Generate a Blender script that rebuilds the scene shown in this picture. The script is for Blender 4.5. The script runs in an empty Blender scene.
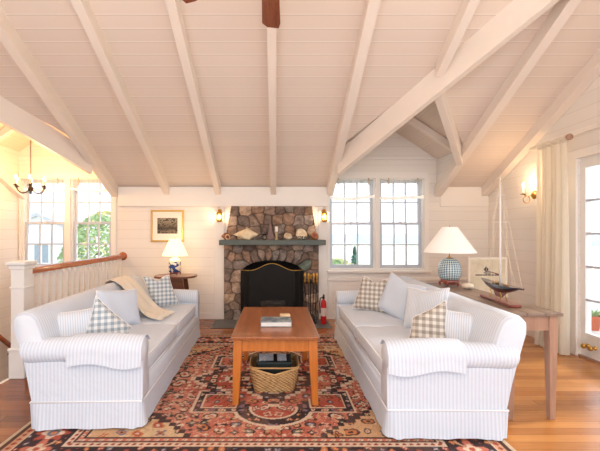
import bpy, bmesh, math, random
import numpy as np
from mathutils import Vector, Matrix, noise
random.seed(7); rng = np.random.RandomState(5)
SC = bpy.context.scene
COL = SC.collection
PI = math.pi
F = 360.0; CX = 276.0; CY = 233.0; H = 1.35
YB = 5.65; XL = -4.03; XR = 3.33

def at(px, py, Y):
    return Vector(((px-CX)*Y/F, Y, H-(py-CY)*Y/F))

# ------------------------------------------------------------------ nodes
def lin(c):
    return tuple(((v/255.0)/12.92 if v/255.0 <= 0.04045 else ((v/255.0+0.055)/1.055)**2.4) for v in c)+(1,)

class NT:
    def __init__(s, name):
        s.m = bpy.data.materials.new(name); s.m.use_nodes = True
        s.t = s.m.node_tree; s.n = s.t.nodes; s.l = s.t.links
        s.b = s.n['Principled BSDF']; s.out = s.n['Material Output']
    def new(s, t, **k):
        n = s.n.new(t)
        for a, v in k.items(): setattr(n, a, v)
        return n
    def link(s, a, b): s.l.new(a, b)
    def math(s, op, a, b=None, c=None, clamp=False):
        n = s.new('ShaderNodeMath', operation=op); n.use_clamp = clamp
        for i, v in enumerate((a, b, c)):
            if v is None: continue
            if isinstance(v, (int, float)): n.inputs[i].default_value = v
            else: s.link(v, n.inputs[i])
        return n.outputs[0]
    def mix(s, f, a, b, blend='MIX'):
        n = s.new('ShaderNodeMix', data_type='RGBA', blend_type=blend)
        for i, v in ((0, f), (6, a), (7, b)):
            if isinstance(v, (int, float)): n.inputs[i].default_value = v
            elif isinstance(v, tuple): n.inputs[i].default_value = v
            else: s.link(v, n.inputs[i])
        return n.outputs[2]
    def coords(s, scale=(1, 1, 1)):
        tc = s.new('ShaderNodeTexCoord'); mp = s.new('ShaderNodeMapping')
        s.link(tc.outputs['Object'], mp.inputs[0]); mp.inputs['Scale'].default_value = scale
        return mp.outputs[0]
    def xyz(s):
        tc = s.new('ShaderNodeTexCoord'); sp = s.new('ShaderNodeSeparateXYZ')
        s.link(tc.outputs['Object'], sp.inputs[0]); return sp.outputs
    def noise(s, scale=5, detail=3, vec=None, rough=.5):
        n = s.new('ShaderNodeTexNoise'); n.inputs['Scale'].default_value = scale
        n.inputs['Detail'].default_value = detail; n.inputs['Roughness'].default_value = rough
        s.link(vec if vec is not None else s.coords(), n.inputs['Vector'])
        return n.outputs['Fac']
    def ramp(s, f, stops):
        n = s.new('ShaderNodeValToRGB'); e = n.color_ramp.elements
        while len(e) < len(stops): e.new(.5)
        for x, (p, c) in zip(e, stops): x.position = p; x.color = c
        s.link(f, n.inputs[0]); return n.outputs[0]
    def bump(s, h, strength=.3, dist=.01):
        n = s.new('ShaderNodeBump'); n.inputs['Strength'].default_value = strength
        n.inputs['Distance'].default_value = dist; s.link(h, n.inputs['Height'])
        s.link(n.outputs[0], s.b.inputs['Normal']); return n
    def color(s, c):
        if isinstance(c, tuple): s.b.inputs['Base Color'].default_value = c
        else: s.link(c, s.b.inputs['Base Color'])
    def set(s, rough=.5, metal=0, coat=0, spec=None):
        s.b.inputs['Roughness'].default_value = rough; s.b.inputs['Metallic'].default_value = metal
        s.b.inputs['Coat Weight'].default_value = coat
        if spec is not None: s.b.inputs['Specular IOR Level'].default_value = spec
        return s

def plain(name, c, rough=.5, metal=0, var=.12, scale=9, bump=0, coat=0, emis=None, estr=0):
    t = NT(name); t.set(rough, metal, coat)
    col = lin(c)
    d = tuple(v*(1-var) for v in col[:3])+(1,); l = tuple(min(1, v*(1+var)) for v in col[:3])+(1,)
    n = t.noise(scale, 3)
    t.color(t.mix(n, d, l))
    if bump: t.bump(t.noise(scale*6, 3), bump, .01)
    if emis:
        t.b.inputs['Emission Color'].default_value = lin(emis); t.b.inputs['Emission Strength'].default_value = estr
    return t.m

def boards(name, axis, spacing, c, groove, gw=.05, var=.035, light=None, rough=.55, off=0.0):
    t = NT(name); t.set(rough)
    x = t.xyz()['XYZ'.index(axis)]
    v = t.math('ADD', t.math('DIVIDE', x, spacing), 50.0+off)
    fr = t.math('FRACT', v); fl = t.math('FLOOR', v)
    wn = t.new('ShaderNodeTexWhiteNoise', noise_dimensions='1D'); t.link(fl, wn.inputs['W'])
    base = lin(c); d = tuple(q*(1-var) for q in base[:3])+(1,); l = tuple(min(1, q*(1+var)) for q in base[:3])+(1,)
    col = t.mix(wn.outputs['Value'], d, l)
    nz = t.noise(1.6, 3)
    col = t.mix(t.math('MULTIPLY', nz, .12), col, lin((c[0]-28, c[1]-30, c[2]-31)))
    g = t.math('LESS_THAN', fr, gw)
    col = t.mix(t.math('MULTIPLY', g, .8), col, lin(groove))
    if light:  # highlight painted as a pale line beside each groove
        g2 = t.math('GREATER_THAN', fr, 1-gw*1.3)
        col = t.mix(t.math('MULTIPLY', g2, .75), col, lin(light))
    t.color(col)
    t.bump(t.math('SUBTRACT', 1.0, g), .25, .006)
    return t.m

def wood(name, c1, c2, axis=0, scale=1.0, rough=.35, coat=.1):
    t = NT(name); t.set(rough, 0, coat)
    sc = [14*scale]*3; sc[axis] = 1.2*scale
    v = t.coords(tuple(sc))
    n1 = t.noise(2.2, 6, v, .6); n2 = t.noise(9, 4, v, .7)
    col = t.ramp(t.math('ADD', t.math('MULTIPLY', n1, .7), t.math('MULTIPLY', n2, .3)), [(.3, lin(c1)), (.68, lin(c2))])
    t.color(col); t.bump(n2, .08, .004)
    return t.m

def stripes(name, axis, c1, c2, period=.024, duty=.45, axis2=None, rough=.9):
    t = NT(name); t.set(rough, spec=.2)
    x = t.xyz()['XYZ'.index(axis)]
    fr = t.math('FRACT', t.math('ADD', t.math('DIVIDE', x, period), 50.0))
    tri = t.math('ABSOLUTE', t.math('SUBTRACT', fr, .5))
    f = t.math('SMOOTH_MAX', 0.0, t.math('MULTIPLY', t.math('SUBTRACT', .25+duty*.1, tri), 9.0), .1)
    n = t.new('ShaderNodeClamp'); t.link(f, n.inputs[0])
    col = t.mix(n.outputs[0], lin(c1), lin(c2))
    nz = t.noise(3.5, 3)
    col = t.mix(t.math('MULTIPLY', nz, .12), col, lin(tuple(q-26 for q in c1)))
    t.color(col)
    t.bump(t.noise(10, 4), .22, .03)
    return t.m

def gingham(name, dark, mid, light, period=.042):
    t = NT(name); t.set(.9, spec=.2)
    o = t.xyz()
    def band(x):
        fr = t.math('FRACT', t.math('ADD', t.math('DIVIDE', x, period), 50.25))
        return t.math('LESS_THAN', fr, .5)
    a, b = band(o[0]), band(o[1])
    s = t.math('MULTIPLY', t.math('ADD', a, b), .5)
    col = t.ramp(s, [(0, lin(light)), (.5, lin(mid)), (1, lin(dark))])
    t.color(col); t.bump(t.noise(8, 4), .2, .02)
    return t.m

# ------------------------------------------------------------------ mesh helpers
BOXN = [0]
def box(bm, lo, hi, r=0, seg=1, M=None):
    lo = Vector(lo); hi = Vector(hi)
    BOXN[0] += 1; ep = .00004*(1+(BOXN[0]*7) % 11)   # no two boxes share an exact plane
    lo += Vector((ep, ep, ep)); hi -= Vector((ep, ep, ep))
    res = bmesh.ops.create_cube(bm, size=1.0)
    vs = res['verts']; d = hi-lo; c = (hi+lo)/2
    for v in vs: v.co = Vector((v.co.x*d.x, v.co.y*d.y, v.co.z*d.z))+c
    if r > 0:
        es = list({e for v in vs for e in v.link_edges})
        out = bmesh.ops.bevel(bm, geom=es, offset=min(r, min(abs(q) for q in d)*.49), segments=seg, profile=.5, affect='EDGES')
        vs = list({v for f in out['faces'] for v in f.verts} | {v for v in vs if v.is_valid})
    if M is not None:
        for v in vs: v.co = M @ v.co
    return vs

def prism(bm, pts, vec):
    """closed polygon pts (3d) extruded by vec"""
    vec = Vector(vec)
    a = [bm.verts.new(Vector(p)) for p in pts]; b = [bm.verts.new(Vector(p)+vec) for p in pts]
    n = len(pts)
    bm.faces.new(a); bm.faces.new(b[::-1])
    for i in range(n): bm.faces.new((a[i], b[i], b[(i+1) % n], a[(i+1) % n]))
    return a+b

def tube(bm, pts, r, seg=8, cap=True):
    pts = [Vector(p) for p in pts]; n = len(pts)
    rs = r if isinstance(r, (list, tuple)) else [r]*n
    rings = []; prev = None
    for i, p in enumerate(pts):
        t = (pts[min(i+1, n-1)]-pts[max(i-1, 0)])
        if t.length < 1e-9: t = Vector((0, 0, 1))
        t.normalize()
        if prev is None:
            u = t.cross(Vector((0, 0, 1)) if abs(t.z) < .9 else Vector((1, 0, 0))).normalized()
        else:
            u = (prev-t*prev.dot(t))
            u = u.normalized() if u.length > 1e-6 else t.orthogonal().normalized()
        prev = u; w = t.cross(u)
        rings.append([bm.verts.new(p+rs[i]*(u*math.cos(2*PI*k/seg)+w*math.sin(2*PI*k/seg))) for k in range(seg)])
    for a, b in zip(rings, rings[1:]):
        for k in range(seg): bm.faces.new((a[k], a[(k+1) % seg], b[(k+1) % seg], b[k]))
    if cap:
        bm.faces.new(rings[0][::-1]); bm.faces.new(rings[-1])

def lathe(bm, prof, c=(0, 0, 0), seg=28, M=None, cap=True):
    c = Vector(c); rings = []
    for r, z in prof:
        ring = []
        for k in range(seg):
            a = 2*PI*k/seg; p = Vector((r*math.cos(a), r*math.sin(a), z))
            if M is not None: p = M @ p
            ring.append(bm.verts.new(p+c))
        rings.append(ring)
    for a, b in zip(rings, rings[1:]):
        for k in range(seg): bm.faces.new((a[k], a[(k+1) % seg], b[(k+1) % seg], b[k]))
    if cap:
        bm.faces.new(rings[0][::-1]); bm.faces.new(rings[-1])

def ball(bm, c, r, s=(1, 1, 1), u=14, v=9):
    res = bmesh.ops.create_uvsphere(bm, u_segments=u, v_segments=v, radius=r)
    for q in res['verts']: q.co = Vector((q.co.x*s[0], q.co.y*s[1], q.co.z*s[2]))+Vector(c)
    return res['verts']

def fin(name, bm, mat, parent=None, smooth=False, M=None, angle=None, mods=()):
    if M is not None: bmesh.ops.transform(bm, matrix=M, verts=bm.verts)
    bmesh.ops.recalc_face_normals(bm, faces=bm.faces)
    me = bpy.data.meshes.new(name); bm.to_mesh(me); bm.free()
    for m in (mat if isinstance(mat, (list, tuple)) else [mat]): me.materials.append(m)
    if smooth:
        for p in me.polygons: p.use_smooth = True
        if angle: 
            try: me.set_sharp_from_angle(angle=math.radians(angle))
            except Exception: pass
    o = bpy.data.objects.new(name, me); COL.objects.link(o)
    if parent is not None: o.parent = parent
    return o

def B(): return bmesh.new()

def tag(o, label=None, cat=None, group=None, kind=None):
    if label: o['label'] = label
    if cat: o['category'] = cat
    if group: o['group'] = group
    if kind: o['kind'] = kind
    return o

def thing(name, label, cat, loc=(0, 0, 0), rz=0, group=None, kind=None):
    o = bpy.data.objects.new(name, None); COL.objects.link(o)
    o.empty_display_size = .05
    o.location = loc; o.rotation_euler = (0, 0, rz)
    return tag(o, label, cat, group, kind)

def struct(name, bm, mat, label=None, cat=None, parent=None, **k):
    o = fin(name, bm, mat, parent, **k)
    if parent is None: o['kind'] = 'structure'
    if label: o['label'] = label
    if cat: o['category'] = cat
    return o

def copytree(o, parent=None):
    c = o.copy(); COL.objects.link(c)
    if parent is not None: c.parent = parent
    for ch in [x for x in list(COL.objects) if x.parent == o]: copytree(ch, c)
    return c

# ------------------------------------------------------------------ materials
M = {}
M['wall'] = boards('wall_boards', 'Z', .145, (240, 234, 227), (216, 204, 194), .035, .02, off=.35)
M['wall_plain'] = plain('white_trim_paint', (242, 237, 231), .5, var=.03, scale=3)
M['beam'] = plain('rafter_paint', (238, 226, 215), .5, var=.04, scale=3, bump=.05)
M['ceil'] = boards('ceiling_boards', 'Y', .1175, (232, 217, 205), (212, 194, 181), .06, .03, light=(244, 234, 225))
M['ceilx'] = boards('dormer_boards', 'X', .12, (231, 217, 204), (205, 188, 172), .05, .03, light=(245, 236, 228))
M['white'] = plain('white_gloss_paint', (238, 236, 232), .4, var=.02)
M['sash'] = plain('window_sash_paint', (200, 206, 216), .4, var=.03)
M['brass'] = plain('brass', (205, 160, 80), .28, 1, var=.1)
M['bronze'] = plain('dark_bronze', (70, 55, 45), .4, .8)
M['black'] = plain('black_iron', (26, 25, 25), .5, .4)
M['soot'] = plain('sooty_brick', (42, 38, 36), .9, bump=.5, var=.4)
M['bulb'] = plain('glowing_flame_bulb', (255, 225, 170), .3, emis=(255, 214, 150), estr=9)
M['candle'] = plain('ivory_candle_sleeve', (240, 228, 205), .5, emis=(255, 210, 150), estr=.25)
M['lampshade'] = plain('lit_pleated_shade', (250, 236, 205), .8, emis=(255, 226, 175), estr=.75)
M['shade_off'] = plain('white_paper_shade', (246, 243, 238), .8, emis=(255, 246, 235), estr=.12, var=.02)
M['redwood'] = wood('red_brown_rail', (150, 70, 34), (192, 104, 54), 1, 1, .25, .4)
M['darkwood'] = wood('dark_side_table', (88, 48, 30), (130, 76, 48), 0, 1, .3, .3)
M['coffee_top'] = wood('coffee_table_top', (126, 66, 30), (174, 104, 54), 1, .8, .3, .25)
M['coffee_leg'] = wood('honey_pine', (178, 96, 32), (208, 126, 50), 2, .9, .35, .2)
M['console_top'] = wood('weathered_table_top', (112, 92, 80), (150, 128, 112), 1, .8, .45, .1)
M['console_leg'] = wood('faded_table_wood', (150, 112, 92), (188, 150, 126), 2, .8, .5, 0)
M['mahog'] = wood('ship_stand_wood', (110, 48, 36), (150, 74, 58), 1, 1, .3, .3)
M['slate'] = plain('slate_mantel', (92, 100, 94), .55, var=.12, bump=.1)
M['hearth'] = plain('hearth_slate', (112, 112, 110), .6, var=.15, bump=.1)
M['red'] = plain('red_enamel', (200, 24, 30), .3, var=.03)
M['rope'] = plain('cream_thread', (226, 214, 192), .8)
BL1, BL2 = (224, 231, 241), (208, 218, 232)
M['strX'] = stripes('blue_ticking_across', 'X', BL1, BL2)
M['strY'] = stripes('blue_ticking_along', 'Y', BL1, BL2)
M['pstr'] = stripes('pillow_ticking', 'X', (228, 233, 240), (204, 214, 227), .016)
M['ppale'] = plain('pale_blue_linen', (210, 221, 236), .9, var=.04, bump=.15)
M['pipe'] = plain('white_piping', (243, 244, 247), .8, var=.02)
M['ging_b'] = gingham('beige_gingham', (158, 150, 140), (192, 184, 174), (226, 222, 214), .05)
M['ging_g'] = gingham('blue_grey_gingham', (148, 162, 172), (188, 197, 204), (228, 230, 230), .046)
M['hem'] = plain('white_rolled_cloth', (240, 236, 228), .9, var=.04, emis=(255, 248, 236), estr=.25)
M['throw'] = plain('cream_wool', (240, 230, 213), .95, var=.05, scale=40, bump=.4)
M['basket'] = None

# floor
def floor_mat():
    t = NT('floor_planks'); t.set(.24, 0, .15)
    o = t.xyz()
    v = t.math('ADD', t.math('DIVIDE', o[1], .083), 100.0)
    fr = t.math('FRACT', v); fl = t.math('FLOOR', v)
    wn = t.new('ShaderNodeTexWhiteNoise', noise_dimensions='1D'); t.link(fl, wn.inputs['W'])
    xs = t.math('ADD', t.math('DIVIDE', o[0], 1.7), t.math('MULTIPLY', wn.outputs['Value'], 9.0))
    xf = t.math('FRACT', t.math('ADD', xs, 50.0)); xl = t.math('FLOOR', t.math('ADD', xs, 50.0))
    wn2 = t.new('ShaderNodeTexWhiteNoise', noise_dimensions='2D')
    cb = t.new('ShaderNodeCombineXYZ'); t.link(fl, cb.inputs[0]); t.link(xl, cb.inputs[1]); t.link(cb.outputs[0], wn2.inputs['Vector'])
    grain = t.noise(2.5, 6, t.coords((1.3, 22, 1)), .6)
    f = t.math('ADD', t.math('MULTIPLY', wn2.outputs['Value'], .5), t.math('MULTIPLY', grain, .5))
    # door daylight painted into the colour: lighter honey there, darker red by the stairs
    xx = t.new('ShaderNodeMapRange'); xx.inputs[1].default_value = -2.5; xx.inputs[2].default_value = 2.0; t.link(o[0], xx.inputs[0])
    ca = t.ramp(f, [(.2, lin((104, 50, 30))), (.8, lin((146, 78, 46)))])
    cb2 = t.ramp(f, [(.2, lin((164, 98, 44))), (.8, lin((206, 142, 78)))])
    col = t.mix(xx.outputs[0], ca, cb2)
    g = t.math('MAXIMUM', t.math('LESS_THAN', fr, .03), t.math('LESS_THAN', xf, .0025))
    col = t.mix(t.math('MULTIPLY', g, .7), col, lin((88, 46, 26)))
    t.color(col); t.bump(grain, .06, .004)
    return t.m
M['floor'] = floor_mat()

def glass_mat():
    t = NT('window_glass')
    n, l = t.n, t.l
    tr = n.new('ShaderNodeBsdfTransparent'); tr.inputs[0].default_value = (.97, .985, 1, 1)
    gl = n.new('ShaderNodeBsdfGlossy'); gl.inputs['Roughness'].default_value = .02
    lw = n.new('ShaderNodeLayerWeight'); lw.inputs[0].default_value = .5
    fr = t.math('ADD', t.math('MULTIPLY', t.math('POWER', lw.outputs['Facing'], 4.0), .5), .03)
    mx = n.new('ShaderNodeMixShader'); l.new(fr, mx.inputs[0]); l.new(tr.outputs[0], mx.inputs[1]); l.new(gl.outputs[0], mx.inputs[2])
    l.new(mx.outputs[0], t.out.inputs['Surface'])
    return t.m
M['glass'] = glass_mat()

def cloth_mat(name, c, trans=.4):
    t = NT(name); t.set(.9)
    t.color(lin(c))
    n, l = t.n, t.l
    tl = n.new('ShaderNodeBsdfTranslucent'); tl.inputs[0].default_value = lin(c)
    mx = n.new('ShaderNodeMixShader'); mx.inputs[0].default_value = trans
    l.new(t.b.outputs[0], mx.inputs[1]); l.new(tl.outputs[0], mx.inputs[2]); l.new(mx.outputs[0], t.out.inputs['Surface'])
    t.bump(t.noise(30, 2), .1, .004)
    return t.m
M['curtain'] = cloth_mat('cream_curtain', (250, 244, 230), .5)
M['valance'] = cloth_mat('sheer_valance', (246, 243, 236), .55)
_t = M['valance'].node_tree; _o = _t.nodes['Material Output']; _s = _o.inputs['Surface'].links[0].from_socket
_tr = _t.nodes.new('ShaderNodeBsdfTransparent'); _mx = _t.nodes.new('ShaderNodeMixShader'); _mx.inputs[0].default_value = .72
_t.links.new(_s, _mx.inputs[1]); _t.links.new(_tr.outputs[0], _mx.inputs[2]); _t.links.new(_mx.outputs[0], _o.inputs['Surface'])

# ------------------------------------------------------------------ room shell
SL = .54
def mz(y): return 2.07+SL*(YB-y)
YR = 1.9; ZR = mz(YR)
DR = 1.69; DL = -3.37; HW = .85; DZ = 3.06; DE = 2.5
DSL = (DZ-DE)/HW
YA = YB-(DZ-2.07)/SL; YE = YB-(DE-2.07)/SL
zl = DE+(abs(XL-DL) < HW)*(HW-(DL-XL))*DSL
YEL = YB-(zl-2.07)/SL

# ceiling, main slope with two dormer openings
bm = B()
def face(bm, pts):
    return bm.faces.new([bm.verts.new(Vector(p)) for p in pts])
def mp(x, y): return (x, y, mz(y))
def slab(bm, pts, t=.05):
    prism(bm, pts, (0, 0, t))
slab(bm, [mp(XL, YA), mp(XR+.1, YA), mp(XR+.1, YR), mp(XL, YR)])
slab(bm, [mp(DL+HW, YB+.1), mp(DR-HW, YB+.1), mp(DR-HW, YE), mp(DL+HW, YE)])
slab(bm, [mp(DL+HW, YE), mp(DR-HW, YE), mp(DR, YA), mp(DL, YA)])
slab(bm, [mp(DR+HW, YB+.1), mp(XR+.1, YB+.1), mp(XR+.1, YE), mp(DR+HW, YE)])
slab(bm, [mp(DR+HW, YE), mp(XR+.1, YE), mp(XR+.1, YA), mp(DR, YA)])
slab(bm, [mp(XL, YEL), mp(DL, YA), mp(XL, YA)])
# far side of the ridge, over the camera
yn = -1.2
slab(bm, [(XL, YR, ZR), (XR+.1, YR, ZR), (XR+.1, yn, ZR-SL*(YR-yn)), (XL, yn, ZR-SL*(YR-yn))])
struct('ceiling', bm, M['ceil'], 'white tongue and groove boards of the sloping main ceiling', 'ceiling')
# dormer ceilings
bm = B()
Yo = YB+.1
slab(bm, [(DR, YA, DZ), (DR, Yo, DZ), (DR-HW, Yo, DE), (DR-HW, YE, DE)])
slab(bm, [(DR, YA, DZ), (DR, Yo, DZ), (DR+HW, Yo, DE), (DR+HW, YE, DE)])
struct('ceiling_dormer_right', bm, M['ceilx'], 'boarded gabled ceiling of the dormer above the right hand windows', 'ceiling')
bm = B()
slab(bm, [(DL, YA, DZ), (DL, Yo, DZ), (DL+HW, Yo, DE), (DL+HW, YE, DE)])
slab(bm, [(DL, YA, DZ), (DL, Yo, DZ), (XL, Yo, zl), (XL, YEL, zl)])
struct('ceiling_dormer_left', bm, M['ceilx'], 'warm lit gabled dormer ceiling above the stairwell and chandelier', 'ceiling')
# dormer cheeks
bm = B()
for xc in (DR-HW, DR+HW, DL+HW):
    prism(bm, [(xc-.02, YB, 2.07), (xc-.02, YB, DE), (xc-.02, YE, DE)], (.04, 0, 0))
struct('wall_dormer_cheeks', bm, M['wall'])

# walls with holes
def wall_holes(bm, x0, x1, z0, z1, holes, y, th):
    xs = sorted({x0, x1, *[h[0] for h in holes], *[h[1] for h in holes]}); zs = sorted({z0, z1, *[h[2] for h in holes], *[h[3] for h in holes]})
    xs = [v for v in xs if x0-1e-6 <= v <= x1+1e-6]; zs = [v for v in zs if z0-1e-6 <= v <= z1+1e-6]
    for a, b in zip(xs, xs[1:]):
        for c, d in zip(zs, zs[1:]):
            mx, mzz = (a+b)/2, (c+d)/2
            if any(h[0] < mx < h[1] and h[2] < mzz < h[3] for h in holes): continue
            box(bm, (a, y, c), (b, y+th, d))
W1 = (-3.99, -3.31, .78, 2.20); W2 = (-3.22, -2.575, .78, 2.20)
W3 = (.83, 1.555, .765, 2.20); W4 = (1.617, 2.32, .765, 2.20)
FB = (-.54, .42, 0, .93)
bm = B()
wall_holes(bm, XL-.12, XR+.12, -2.6, 2.10, [W1, W2, W3, W4, FB], YB, .14)
for (x0, x1) in ((XL, DL+HW), (DR-HW, DR+HW)):
    wall_holes(bm, x0, x1, 2.10, DE, [W1, W2, W3, W4], YB, .14)
prism(bm, [(DR-HW, YB, DE), (DR+HW, YB, DE), (DR, YB, DZ)], (0, .14, 0))
prism(bm, [(XL, YB, DE), (DL+HW, YB, DE), (DL, YB, DZ), (XL, YB, zl)], (0, .14, 0))
struct('wall_back', bm, M['wall'], 'white horizontal board wall behind the fireplace', 'wall')
# right wall: follows the roof, door opening
DY0, DY1, DZT = 2.15, 3.96, 2.17
bm = B()
def yz(bm, pts, x, t): prism(bm, [(x, p[0], p[1]) for p in pts], (t, 0, 0))
yz(bm, [(YB+.1, 0), (DY1, 0), (DY1, mz(DY1)+.03), (YB+.1, mz(YB+.1)+.03)], XR, .14)
yz(bm, [(DY1, DZT), (DY0, DZT), (DY0, ZR+.0), (DY1, mz(DY1)+.03)], XR, .14)
yz(bm, [(DY0, -.1), (.9, -.1), (.9, ZR-SL*(YR-.9)), (YR, ZR+.03), (DY0, mz(DY0)+.03)], XR, .14)
struct('wall_right', bm, M['wall'], 'white board wall with the glazed deck door', 'wall')
bm = B()
yz(bm, [(YB+.1, -2.6), (yn, -2.6), (yn, ZR-SL*(YR-yn)), (YR, ZR), (YEL, zl), (YB+.1, zl)], XL-.12, .12)
struct('wall_left', bm, M['wall'], 'white board wall beyond the stairwell', 'wall')

# floor, stair opening x<-2.46, y>3.2
bm = B()
wall = [(XL, -1.2), (XR, -1.2), (XR, YB), (-2.46, YB), (-2.46, 3.22), (XL, 3.22)]
prism(bm, [(x, y, -.2) for x, y in wall], (0, 0, .2))
struct('floor', bm, M['floor'], 'polished wooden plank floor', 'floor')
bm = B()
box(bm, (-2.50, 3.22, -2.6), (-2.46, YB, -.2)); box(bm, (XL, 3.18, -2.6), (-2.46, 3.22, -.2))
struct('wall_stairwell', bm, M['wall'])
bm = B(); box(bm, (XL, 3.22, -2.65), (-2.46, YB, -2.6))
struct('floor_lower', bm, M['floor'])
bm = B(); box(bm, (-2.5, 3.20, -.2), (-2.458, YB-.001, -.001))
struct('trim_1', bm, M['wall_plain'])

# frieze and trims
bm = B()
for x0, x1, q in ((DL+HW+.06, DR-HW-.03, .05), (DR+HW+.03, XR, .018)):
    box(bm, (x0, YB-q, 1.765), (x1, YB, 2.07), .004)
struct('trim_2', bm, M['wall_plain'], 'wide plain frieze board under the rafters', 'trim')
bm = B()
box(bm, (-.965, YB-.02, 0), (-.81, YB, 1.765), .003); box(bm, (.665, YB-.02, 0), (.80, YB, 1.765), .003)
struct('trim_3', bm, M['wall_plain'], 'flat white upright boards flanking the chimney', 'trim')
bm = B()
# window casings and stools, chair rail panelling
for a, b in ((W1, W2), (W3, W4)):
    box(bm, (a[1], YB-.025, a[2]), (b[0], YB, 2.2)); 
    box(bm, (a[0]-.03, YB-.025, 2.2), (b[1]+.05, YB, 2.30))
    box(bm, (b[1], YB-.025, .74), (b[1]+.07, YB, 2.2))
    box(bm, (a[0]-.03, YB-.025, .74), (a[0], YB, 2.2))
    box(bm, (a[0]-.03, YB-.07, a[2]-.035), (b[1]+.09, YB, a[2]), .006)
box(bm, (DR-HW+.02, YB-.03, 2.50), (DR+HW-.02, YB, 2.53)); box(bm, (XL, YB-.03, 2.50), (DL+HW-.02, YB, 2.53))
struct('trim_4', bm, M['wall_plain'], 'white casings and sills around the back windows', 'trim')
bm = B()
box(bm, (.80, YB-.03, .60), (XR, YB, .66), .006); box(bm, (.80, YB-.02, 0), (XR, YB, .12), .004)
for x in (.82, 1.55, 2.3, 3.0): box(bm, (x, YB-.02, .12), (x+.06, YB, .60))
struct('trim_5', bm, M['wall_plain'])
bm = B(); box(bm, (-2.4, YB-.02, 0), (-.97, YB, .1), .004)
struct('baseboard_back', bm, M['wall_plain'])
bm = B(); box(bm, (XR-.02, DY1+.12, 0), (XR, YB, .12), .004); box(bm, (XR-.02, .9, 0), (XR, DY0-.12, .12), .004)
struct('baseboard_right', bm, M['wall_plain'])
bm = B()
box(bm, (XR-.03, DY1, 0), (XR, DY1+.12, DZT+.09), .004); box(bm, (XR-.03, DY0-.12, 0), (XR, DY0, DZT+.09), .004)
box(bm, (XR-.03, DY0-.12, DZT), (XR, DY1+.12, DZT+.09), .004)
box(bm, (XR-.035, DY0-.2, 2.43), (XR, 4.35, 2.48), .004)
struct('trim_6', bm, M['wall_plain'], 'white casing and head trim of the deck door', 'trim')
# rafters
def rafter(x, y0, y1, w=.085, d=.15, name='rafter', lab=None):
    bm = B()
    prism(bm, [(x-w/2, y0, mz(y0)+.01), (x-w/2, y1, mz(y1)+.01), (x-w/2, y1, mz(y1)-d), (x-w/2, y0, mz(y0)-d)], (w, 0, 0))
    o = struct(name, bm, M['beam'], lab, 'rafter')
    return o
rafter(XL+.045, YB, YR, .085, .19, lab='white painted rafter running against the left wall')
rafter(DL+HW, YB-.001, YR, .1, .17, lab='white rafter bounding the left dormer')
rafter(-1.70, YB-.001, YR, lab='white rafter above the framed picture')
rafter(-.90, YB-.001, YR, lab='white rafter ending left of the fireplace')
rafter(-.04, YB-.001, YR, lab='white rafter centred above the fireplace')
rafter(DR-HW, YB-.001, YR, .1, .15, lab='white rafter ending right of the fireplace')
rafter(DR, YA-.1, YR, lab='short white rafter stopping at the diagonal valley beam')
rafter(DR+HW, YB-.001, YR, .1, .15, lab='white rafter bounding the right dormer on its right side')
rafter(XR-.06, YB-.001, YR, .11, .15, lab='white rafter running against the right wall')
bm = B(); box(bm, (XL, YR-.03, ZR-.22), (XR, YR+.03, ZR-.0))
struct('ridge_beam', bm, M['beam'])
# valley beams
def valley(p, q, w, d, lab, ext=0, up=.02):
    a = Vector((p[0], p[1], mz(p[1]))); b = Vector((q[0], q[1], mz(q[1])))
    b = b+(b-a)*ext
    n = Vector((-(b-a).y, (b-a).x, 0)).normalized()*w/2
    bm = B()
    U = Vector((0, 0, up)); D = Vector((0, 0, -d))
    prism(bm, [a-n+U, b-n+U, b-n+D, a-n+D], 2*n)
    return struct('valley_beam', bm, M['beam'], lab, 'beam')
valley((DR-HW+.04, YE+.12), (DR, YA), .075, .27, 'heavy diagonal white beam left of the right dormer, rising to the ridge', ext=.93)
valley((DR+HW-.04, YE+.05), (DR, YA), .075, .20, 'shorter white valley beam right of the right dormer', ext=-.02)
valley((DL+HW-.04, YE+.12), (DL, YA), .075, .27, 'diagonal white beam in front of the stairwell dormer', ext=.6)
bm = B(); box(bm, (DR-.035, YA, DZ-.16), (DR+.035, YB-.001, DZ-.02))
struct('dormer_ridge', bm, M['beam'])
bm = B(); box(bm, (DL-.035, YA, DZ-.14), (DL+.035, YB-.001, DZ-.02))
struct('dormer_ridge', bm, M['beam'])
# dormer rafters
def drafter(cx, s, y, lab=None):
    bm = B(); d = .11
    xe = cx+s*HW
    ze = DE
    if xe < XL: xe = XL+.01; ze = zl
    prism(bm, [(cx, y, DZ-.01), (xe, y, ze-.01), (xe, y, ze-d), (cx, y, DZ-d)], (0, .07, 0))
    struct('dormer_rafter', bm, M['beam'])
drafter(DR, 1, 4.9); drafter(DR, -1, 4.9); drafter(DL, 1, 4.95); drafter(DL, -1, 4.95)

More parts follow.
